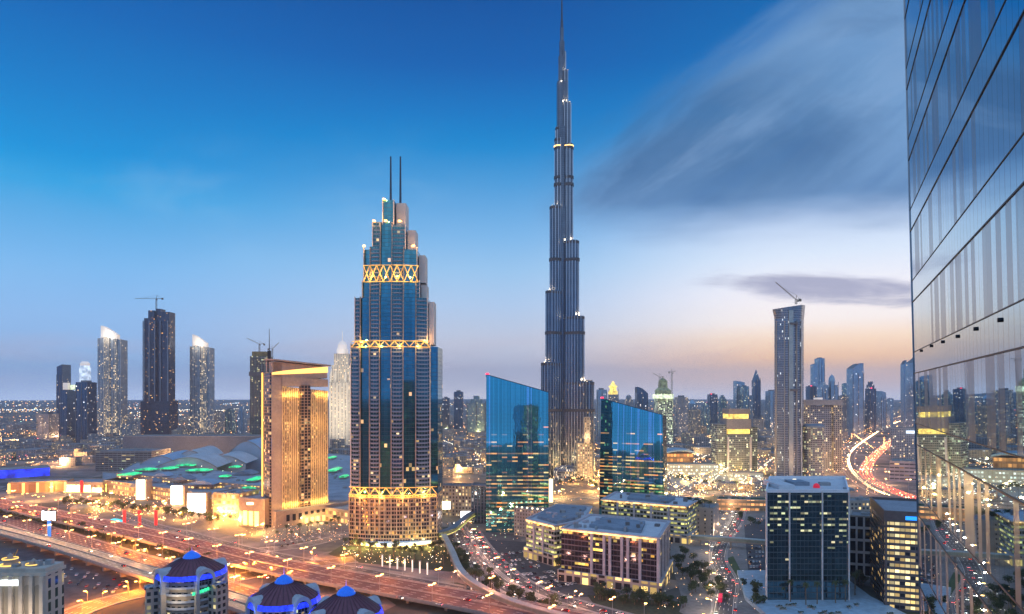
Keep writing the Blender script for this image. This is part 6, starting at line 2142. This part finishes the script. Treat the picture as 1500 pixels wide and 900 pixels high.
strip_plant(TP, ((1250, 850), (1270, 860)), 6, 4, 'tree in the gap between the teal tower and the brown tower', 'trees between the lower right towers')
strip_plant(TP, ((1075, 752), (1095, 765), (1110, 775)), 8, 5, 'tree around the small square behind the canopy bridge', 'trees behind the canopy bridge')
for k in range(7):
    x, y = X(1004 + 5 * k, 694), 694 - k * 1.2 + tg.uniform(-6, 6)
    plant(TP, x, y, 'dark tree growing on the roof of the taupe block', 'roof trees of the taupe block', 28.9)

strip_plant(PP, ((1110, 878), (1180, 892), (1240, 886), (1258, 862)), 12, 3, 'small palm growing on the pale blue deck', 'palms on the pale blue deck')
for o_ in bpy.data.objects:
    if o_.get('group') == 'palms on the pale blue deck':
        o_.location.z = 3.0
for k in range(16):
    x, y = tg.uniform(172, 245), tg.uniform(424, 455)
    r = thing('planter', 'low concrete planter box with green shrubs on the pale blue deck', 'planter', (x, y, 3), 'planters on the pale blue deck')
    m = MB(); m.box(x, y, 3.0, 4.5, 1.4, .7, tg.choice((0, .3, 1.4))); m.build('box', CONC, r)
    m = MB()
    for i in range(40):
        c = Vector((x + tg.uniform(-1.8, 1.8), y + tg.uniform(-.7, .7), 3.7 + tg.uniform(0, .9)))
        a = Vector((tg.gauss(0, 1), tg.gauss(0, 1), tg.gauss(0, 1))).normalized() * .35
        b_ = a.orthogonal().normalized() * .3
        m.face([c - a, c + b_, c + a, c - b_])
    m.build('shrubs', LEAF, r)

# plaza columns: pale lit obelisks along the pink plaza
for k in range(9):
    x, y = G(560 + 11 * k if k < 7 else 690 + 9 * (k - 7), 830 + 2.0 * k if k < 7 else 864 + 2 * (k - 7))
    r = thing('light_column', 'slim pale glowing column along the edge of the pink plaza', 'light column', (x, y, 0), 'glowing columns of the pink plaza')
    m = MB(); m.beam((x, y, 0), (x, y, 9.5), 1.0); m.build('shaft', mat('pale_glow_column', (.8, .75, .65), .5, emit=(1, .86, .7), es=.75, var=.2), r)
    m = MB(); m.box(x, y, 9.5, 1.8, 1.8, .5); m.build('cap', CONC, r)

# ------------------------------------------------------------------ cars
TYRE = mat('tyre_rubber', (.02, .02, .02), .9, var=0)
CGLASS = mat('car_glass', (.02, .025, .03), .08, .6, var=0)
HEADL = mat('headlamp', (.9, .9, .8), .3, emit=(1, .9, .72), es=14, var=0, sample=False)
TAILL = mat('tail_lamp', (.6, .02, .02), .3, emit=(1, .04, .02), es=9, var=0, sample=False)
HEAD0 = mat('headlamp_off', (.7, .7, .7), .2, .3, var=0)
TAIL0 = mat('tail_lamp_off', (.3, .01, .01), .3, var=0)


def car_mesh(paint, on, z=0):
    m = MB()
    L, W_, = 4.5, 1.85
    prof = [(-2.25, .35), (-2.25, .85), (-2.0, 1.0), (-1.5, 1.05), (-.95, 1.48), (.45, 1.48), (1.15, 1.02), (2.0, .88), (2.25, .65), (2.25, .35)]
    y0, y1 = -W_ / 2, W_ / 2
    for a, b_ in zip(prof, prof[1:] + prof[:1]):
        g = 1 if (a[1] > 1.0 and b_[1] > 1.0 and abs(a[1] - b_[1]) > .3) else 0
        m.face([(a[0], y0, a[1]), (b_[0], y0, b_[1]), (b_[0], y1, b_[1]), (a[0], y1, a[1])], g)
    m.face([(q_[0], y1, q_[1]) for q_ in prof], 0)
    m.face([(q_[0], y0, q_[1]) for q_ in prof][::-1], 0)
    for s in (-1, 1):
        yy = s * (W_ / 2 + .004)
        w_ = [(-1.35, 1.08), (-.9, 1.4), (.4, 1.4), (.95, 1.08)]
        q_ = [(a, yy, c) for a, c in w_]
        m.face(q_ if s > 0 else q_[::-1], 1)
        for wx in (-1.4, 1.4):
            m.beam((wx, s * (W_ / 2 - .22), .33), (wx, s * (W_ / 2 + .02), .33), .56, 2, n=10)
        m.box(2.24, s * .62, .55, .14, .5, .22, 0, 3)
        m.box(-2.24, s * .66, .68, .12, .45, .2, 0, 4)
    me = bpy.data.meshes.new('car')
    me.from_pydata(m.v, [], m.f)
    me.polygons.foreach_set('material_index', m.mi)
    for mm in (paint, CGLASS, TYRE, HEADL if on else HEAD0, TAILL if on else TAIL0):
        me.materials.append(mm)
    return me


PAINT = {'white': mat('white_car_paint', (.75, .75, .74), .25, .1, var=0), 'silver': mat('silver_car_paint', (.4, .41, .42), .3, .7, var=0),
         'black': mat('black_car_paint', (.02, .02, .022), .2, .2, var=0), 'red': mat('red_car_paint', (.35, .03, .03), .25, .2, var=0)}
CARM = {(c, o): car_mesh(p_, o) for c, p_ in PAINT.items() for o in (True, False)}
cg = random.Random(77)


def car(x, y, a, where, group, on=True, z=0.0):
    c = cg.choice(['white', 'white', 'white', 'silver', 'silver', 'black', 'red'])
    o = bpy.data.objects.new('car', CARM[(c, on)])
    COL.objects.link(o)
    o.location = (x, y, z)
    o.rotation_euler = (0, 0, a)
    tag(o, c + ' car ' + where, 'car', c + ' ' + group)


def traffic(ln, w, lanes, z, gap, where, group, left=True):
    lw = (w - 1.6) / lanes
    for k in range(lanes):
        off = -w / 2 + .8 + lw * (k + .5)
        fwd = off < 0
        for x, y, a in along(offset_line(ln, off), gap, cg.uniform(0, gap)):
            x += math.cos(a) * cg.uniform(-gap / 3, gap / 3)
            y += math.sin(a) * cg.uniform(-gap / 3, gap / 3) * 0
            if inview(x, y, z) and cg.random() < .8:
                car(x, y, a if fwd else a + math.pi, where, group, True, z + .02)


traffic(A_LINE, 34, 8, 7, 170, 'driving on the elevated highway', 'cars on the elevated highway')
traffic(B_LINE, 20, 5, 8, 120, 'driving on the sandy elevated road', 'cars on the sandy elevated road')
traffic(C_LINE, 24, 6, .18, 170, 'driving on the lower road between the elevated roads', 'cars on the lower road')
traffic(E_LINE, 15, 4, .3, 36, 'driving on the curving road beside the walkway', 'cars on the curving road')
traffic(E2_LINE, 13, 3, .36, 24, 'queuing along the car park', 'cars queuing along the car park')
traffic(K_LINE, 13, 4, .16, 34, 'driving on the side street at the lower right', 'cars on the side street')


def park(p0, p1, p2, p3, rows, cols, where, group, fill=.75):
    g0, g1, g2, g3 = [Vector((*G(*q_), 0)) for q_ in (p0, p1, p2, p3)]
    for i in range(rows):
        for j in range(cols):
            if cg.random() > fill:
                continue
            u_, v_ = (j + .5) / cols, (i + .5) / rows
            p_ = g0.lerp(g1, u_).lerp(g3.lerp(g2, u_), v_)
            d = (g3.lerp(g2, u_) - g0.lerp(g1, u_)).normalized()
            car(p_.x, p_.y, math.atan2(d.y, d.x) + (math.pi if cg.random() < .5 else 0), where, group, False, .1)


park((726, 812), (772, 806), (800, 832), (748, 838), 5, 9, 'parked in the car park left of the grey offices', 'cars in the car park')
park((760, 840), (806, 836), (850, 858), (800, 868), 4, 9, 'parked at the lower end of the car park', 'cars at the lower end of the car park')
park((1095, 800), (1120, 800), (1120, 836), (1098, 836), 5, 5, 'parked left of the teal glass tower', 'cars left of the teal glass tower')
park((400, 792), (470, 776), (480, 786), (410, 804), 4, 9, 'parked on the forecourt of the tan hotel', 'cars before the tan hotel', .6)
park((90, 828), (190, 852), (170, 872), (70, 852), 4, 8, 'parked in the dark yard at the lower left', 'cars in the dark yard', .6)

# the bus at the lower right
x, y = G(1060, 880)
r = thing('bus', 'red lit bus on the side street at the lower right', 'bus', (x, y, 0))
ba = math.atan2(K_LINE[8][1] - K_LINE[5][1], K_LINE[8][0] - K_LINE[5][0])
m = MB(); m.box(x - 2.2, y, .5, 12, 2.6, 2.9, ba); m.build('body', mat('crimson_paint_glow', (.5, .02, .06), .3, emit=(1, .02, .12), es=.35, var=.05), r)  # body paint also given a faint glow through emission
m = MB(); m.box(x - 2.2, y, 1.6, 11.2, 2.66, 1.1, ba); m.build('windows', CGLASS, r)
m = MB()
for s in (-3.8, 3.6):
    for q_ in (-1.2, 1.2):
        cx, cy_ = x - 2.2 + math.cos(ba) * s - math.sin(ba) * q_, y + math.sin(ba) * s + math.cos(ba) * q_
        m.beam((cx - math.sin(ba) * .15, cy_ + math.cos(ba) * .15, .5), (cx + math.sin(ba) * .15, cy_ - math.cos(ba) * .15, .5), .8, n=10)
m.build('wheels', TYRE, r)

# far traffic: too many and too small to count
m = MB()
for ln, w_, red in ((O_LINE, 26, 0), (O2_LINE, 22, 1), (Q_LINE, 26, 0)):
    for off in ([(-.06 + .13 * k) * w_ for k in range(2)] if not red else [(-.4 + .2 * k) * w_ for k in range(5)]):
        for x, y, a in along(offset_line(ln, off), 7.5, cg.uniform(0, 7)):
            if cg.random() < .12:
                continue
            m.box(x, y, .35, 4.4, 1.8, .75, a, 0)
            m.box(x, y, 1.1, 2.2, 1.6, .45, a, 0)
            mi = 2 if (red if cg.random() < .9 else 1 - red) else 1
            m.box(x - math.cos(0) * 0, y - 2.35 if y else y, .6, 1.5, .25, .5, 0, mi)
tag(m.build('far_traffic', [PAINT['silver'], mat('far_headlamps', (.9, .9, .8), .3, emit=(1, .72, .34), es=16, var=0, sample=False), mat('far_tail_lamps', (.6, .02, .02), .3, emit=(1, .10, .04), es=8, var=0, sample=False)]),
    'stream of tiny lit cars on the far highway', 'traffic', kind='stuff')
# ------------------------------------------------------------------ low buildings of the middle distance
lb = random.Random(41)
LOWW = [facade('low_beige_houses', (.40, .33, .26), (.06, .06, .06), 3.6, 3.6, .28, .3, .2, .34, WARM, (1, .72, .35), 1.7, metal=.2, grough=.3),
        facade('low_grey_houses', (.27, .26, .26), (.06, .07, .08), 3.8, 3.6, .25, .3, .2, .18, WARM, GREENISH, .9, metal=.3, grough=.3),
        facade('low_sand_houses', (.46, .36, .27), (.07, .06, .05), 4.2, 3.8, .3, .25, .25, .45, AMBER, WARM, 1.7, metal=.1, grough=.4)]
O_NEAR = [(c[0], c[1] - dy_) for ln in (O_LINE, O2_LINE) for c in along(ln, 40) for dy_ in (0, 60, 120)]


def low(label, group, px, py, w_, d_, h_, wall):
    x, y = G(px, py)
    if any(math.hypot(x - c[0], y - c[1]) < 75 for c in O_NEAR):
        return
    r = thing('low_building', label, 'building', (x, y, 0), group)
    m = MB()
    m.prism(rect(x - w_ / 2, x + w_ / 2, y, y + d_), 0, h_, 0, 1)
    if lb.random() < .5:
        s = lb.uniform(.25, .5)
        m.prism(rect(x - w_ / 2 + 1, x - w_ / 2 + w_ * s, y + 1, y + d_ - 1), h_ + .05, h_ + lb.uniform(3, 7), 0, 1)
    m.build('walls', [wall, ROOF], r)
    m = MB()
    m.box(x + w_ * lb.uniform(-.2, .3), y + d_ * .5, h_ + .02, w_ * .2, d_ * .25, lb.uniform(1.2, 2.6))
    m.build('roof_plant', PLANT, r)


def fill(label, group, x0, x1, y0, y1, n, hmin, hmax, wm=(14, 40), walls=LOWW):
    for k in range(n):
        py = y0 + (y1 - y0) * ((k + lb.random()) / n) ** 1.1
        px = lb.uniform(x0, x1)
        low(label, group, px, py, lb.uniform(*wm), lb.uniform(12, 26), lb.uniform(hmin, hmax), lb.choice(walls))


fill('low lit beige house in the old town, left of the left blue mirror tower', 'old town houses', 644, 712, 612, 700, 34, 8, 22)
fill('low warm lit building at the foot of the tallest tower, between mirror towers', 'buildings at the foot of the tallest tower', 804, 880, 652, 700, 16, 8, 20)
fill('low building among street lights behind the right blue mirror tower', 'buildings behind the right blue mirror tower', 984, 1056, 618, 660, 22, 10, 36)
fill('low building among street lights around the tall round tower', 'buildings around the tall round tower', 1108, 1240, 618, 672, 26, 10, 30)
fill('low building in the lit district at the far left', 'buildings at the far left', -10, 140, 612, 690, 26, 7, 20)
fill('low building on the plain behind the mall', 'buildings behind the mall', 140, 395, 606, 636, 24, 7, 20)
fill('low building near the far end of the highway', 'buildings near the far end of the highway', 1250, 1345, 598, 615, 14, 10, 40)
fill('low building by the long boulevard behind the offices', 'buildings by the boulevard', 1000, 1120, 716, 722, 5, 8, 12, (14, 24))
fill('low building beside the red stream of traffic', 'buildings beside the red stream of traffic', 1286, 1340, 688, 726, 6, 7, 14)

# the far city: a carpet of blocks that nobody could count
far = MB()
fg = random.Random(8)
for k in range(4200):
    Y = 1500 + 12500 * fg.random() ** 1.6
    px = fg.uniform(-150, 1650)
    x = X(px, Y)
    if abs(x - BX) < 130 and Y < 1600:
        continue
    py = HOR + H / Y * F
    if 1232 < px < 1350 and Y < 4200:
        continue
    w_, d_, h_ = fg.uniform(14, 50), fg.uniform(14, 40), fg.choice((6, 8, 10, 12, 15, 20, 26)) * fg.uniform(.8, 1.2)
    if px > 900 and fg.random() < .10:
        h_ *= 2.6
    far.box(x, Y, 0, w_, d_, h_, fg.uniform(-.5, .5), fg.randint(0, 1), 2)
tag(far.build('distant_city', [facade('distant_sand_blocks', (.36, .31, .27), (.07, .07, .07), 4.5, 4.0, .25, .3, .2, .2, WARM, (1, .8, .5), 1.0, metal=.2, grough=.4),
                               facade('distant_grey_blocks', (.25, .26, .28), (.07, .08, .1), 4.5, 4.0, .22, .3, .2, .16, WARM, COOL, .9, metal=.3, grough=.3), ROOF]),
    'carpet of low city blocks fading to the horizon', 'city', kind='stuff')
q = MB()
q.face([(-2200, -2600, .02), (1500, -2600, .02), (1500, 330, .02), (-2200, 330, .02)])  # added dark sheet behind the camera, darkens what the mirror towers reflect
structure('rear_dark_sheet', q, LOT)
# the city behind the viewpoint, seen only in the mirror glass
for k in range(26):
    x = -1700 + 110 * k + fg.uniform(-25, 25)
    Y = fg.uniform(-1500, -520)
    w_, h_ = fg.uniform(26, 60), fg.uniform(30, 92)
    r = thing('tower', 'dark lit tower standing behind the viewpoint, seen reflected in the blue mirror towers', 'tower', (x, Y, 0), 'towers reflected in the mirror glass')
    m = MB(); m.prism(rect(x - w_ / 2, x + w_ / 2, Y, Y + w_), 0, h_, 0, 1); m.build('shaft', [fg.choice((HAZ_DARK, HAZ_GREY, LOWW[1])), ROOF], r)
    m = MB(); m.prism(rect(x - w_ / 4, x + w_ / 4, Y + 5, Y + w_ - 5), h_ + .1, h_ + 6, 0, 0); m.build('roof_plant', ROOF, r)

# ------------------------------------------------------------------ points of light all over the city
cl = random.Random(99)
pts_l = MB()


def dots(n, x0, x1, y0, y1, size, mi, hz=(3, 10), pw=1.0):
    for _ in range(n):
        px, py = cl.uniform(x0, x1), y0 + (y1 - y0) * cl.random() ** pw
        x, y = G(px, py)
        s = size * cl.uniform(.6, 1.4) * max(.8, y / 900)
        z = cl.uniform(*hz)
        k = cl.choice(mi)
        pts_l.lathe(x, y, [(0, z), (s * .5, z + s * .4), (s * .5, z + s * .7), (0, z + s)], 5, k)


W0, A0_, O0, G0, R0_, C0 = 0, 1, 2, 3, 4, 5


def streets(n, x0, x1, y0, y1, cols, gap=(22, 38), size=1.0, lng=(250, 1300)):
    """rows of lamps along streets; most streets follow one grid"""
    for _ in range(n):
        px, py = cl.uniform(x0, x1), y0 + (y1 - y0) * cl.random()
        x, y = G(px, py)
        a = R(cl.choice((-28, 62, -28, 62, 10, 100)) + cl.uniform(-6, 6))
        L = cl.uniform(*lng) * min(1.6, y / 1500)
        g = cl.uniform(*gap) * max(1.0, y / 2200)
        k, z = cl.choice(cols), cl.uniform(6, 10)
        for i in range(int(L / g)):
            xx, yy = x + math.cos(a) * (i * g - L / 2) + cl.uniform(-2, 2), y + math.sin(a) * (i * g - L / 2) + cl.uniform(-2, 2)
            if yy < 500:
                continue
            qx, qy = 750 + xx / yy * F, HOR + H / yy * F
            if not (x0 - 30 < qx < x1 + 30 and y0 - 3 < qy < y1 + 6) or cl.random() < .12:
                continue
            s = size * cl.uniform(.75, 1.25) * max(.75, yy / 950)
            pts_l.lathe(xx, yy, [(0, z), (s * .5, z + s * .4), (s * .5, z + s * .7), (0, z + s)], 5, k)


streets(46, -60, 400, 588, 606, (A0_, W0, O0, A0_, C0))
streets(34, -60, 400, 604, 640, (A0_, O0, O0, W0))
streets(12, -40, 140, 640, 695, (O0, A0_, O0, R0_), (14, 24))
streets(30, 640, 1345, 588, 604, (A0_, W0, O0, A0_))
streets(34, 640, 1345, 602, 640, (A0_, W0, A0_, O0))
streets(22, 640, 712, 612, 745, (A0_, A0_, W0, O0), (12, 22))
streets(26, 800, 880, 652, 738, (A0_, A0_, O0), (10, 18))
streets(40, 975, 1130, 636, 742, (A0_, W0, A0_, W0, O0), (11, 20))
streets(18, 1108, 1250, 625, 705, (A0_, O0, W0), (14, 24))
streets(16, 1230, 1345, 615, 735, (O0, O0, A0_, R0_), (14, 24))
dots(90, -60, 660, 590, 640, .9, (W0, A0_, O0, C0, G0), pw=1.3)
dots(90, 640, 1345, 590, 650, .9, (W0, A0_, C0, R0_), pw=1.3)
dots(120, 975, 1125, 650, 740, .9, (W0, A0_, G0))
dots(420, 95, 385, 724, 768, .85, (A0_, A0_, W0, O0, R0_), (2, 6))
dots(90, 385, 512, 745, 790, .7, (A0_, W0, O0), (2, 6))
dots(170, 500, 660, 798, 828, .6, (A0_, A0_, W0), (.6, 3))
dots(70, 650, 760, 745, 800, .6, (A0_, W0, G0), (2, 6))
dots(130, 660, 900, 790, 890, .45, (A0_, W0, O0), (2, 5))
dots(230, 960, 1120, 745, 900, .45, (A0_, W0, A0_, O0), (2, 5))
dots(60, 140, 395, 640, 720, .7, (W0, A0_, G0), (24, 30))
dots(40, -20, 230, 745, 860, .6, (O0, A0_, W0), (3, 8))
dots(110, 360, 505, 780, 800, .5, (A0_, O0, A0_), (2, 5))
for _ in range(1100):      # behind the viewpoint, for the mirror glass
    x, y = cl.uniform(-1500, 900), cl.uniform(-1400, 250)
    z = cl.uniform(3, 12)
    s = cl.uniform(1.2, 2.4)
    pts_l.lathe(x, y, [(0, z), (s * .5, z + s * .4), (s * .5, z + s * .7), (0, z + s)], 5, cl.choice((A0_, O0, A0_, W0)))
dm = [mat('dot_' + n_, (.8, .8, .8), .5, emit=c, es=e, var=0, sample=False) for n_, c, e in (
    ('white', (1, .88, .66), 4.0), ('amber', (1, .56, .16), 4.5), ('orange', (1, .36, .07), 5.0), ('green', (.6, 1, .55), 3.0), ('red', (1, .1, .08), 3.5), ('cool', (.75, .9, 1), 3.5))]
tag(pts_l.build('city_lights', dm), 'countless small lamps scattered over streets and houses', 'lights', kind='stuff')

# ------------------------------------------------------------------ the dusty evening air
hzm = bpy.data.materials.new('haze')
hzm.use_nodes = True
ht_ = hzm.node_tree
ht_.nodes.clear()
pv = ht_.nodes.new('ShaderNodeVolumePrincipled')
pv.inputs['Color'].default_value = (.80, .86, 1.0, 1)
pv.inputs['Density'].default_value = HAZE_DENSITY
pv.inputs['Anisotropy'].default_value = .1
ou = ht_.nodes.new('ShaderNodeOutputMaterial')
ht_.links.new(pv.outputs[0], ou.inputs['Volume'])
hb = MB()
hb.prism(rect(-19800, 19800, -18800, 20400), -1, 880, bottom=True)
tag(hb.build('haze', hzm), kind='stuff')
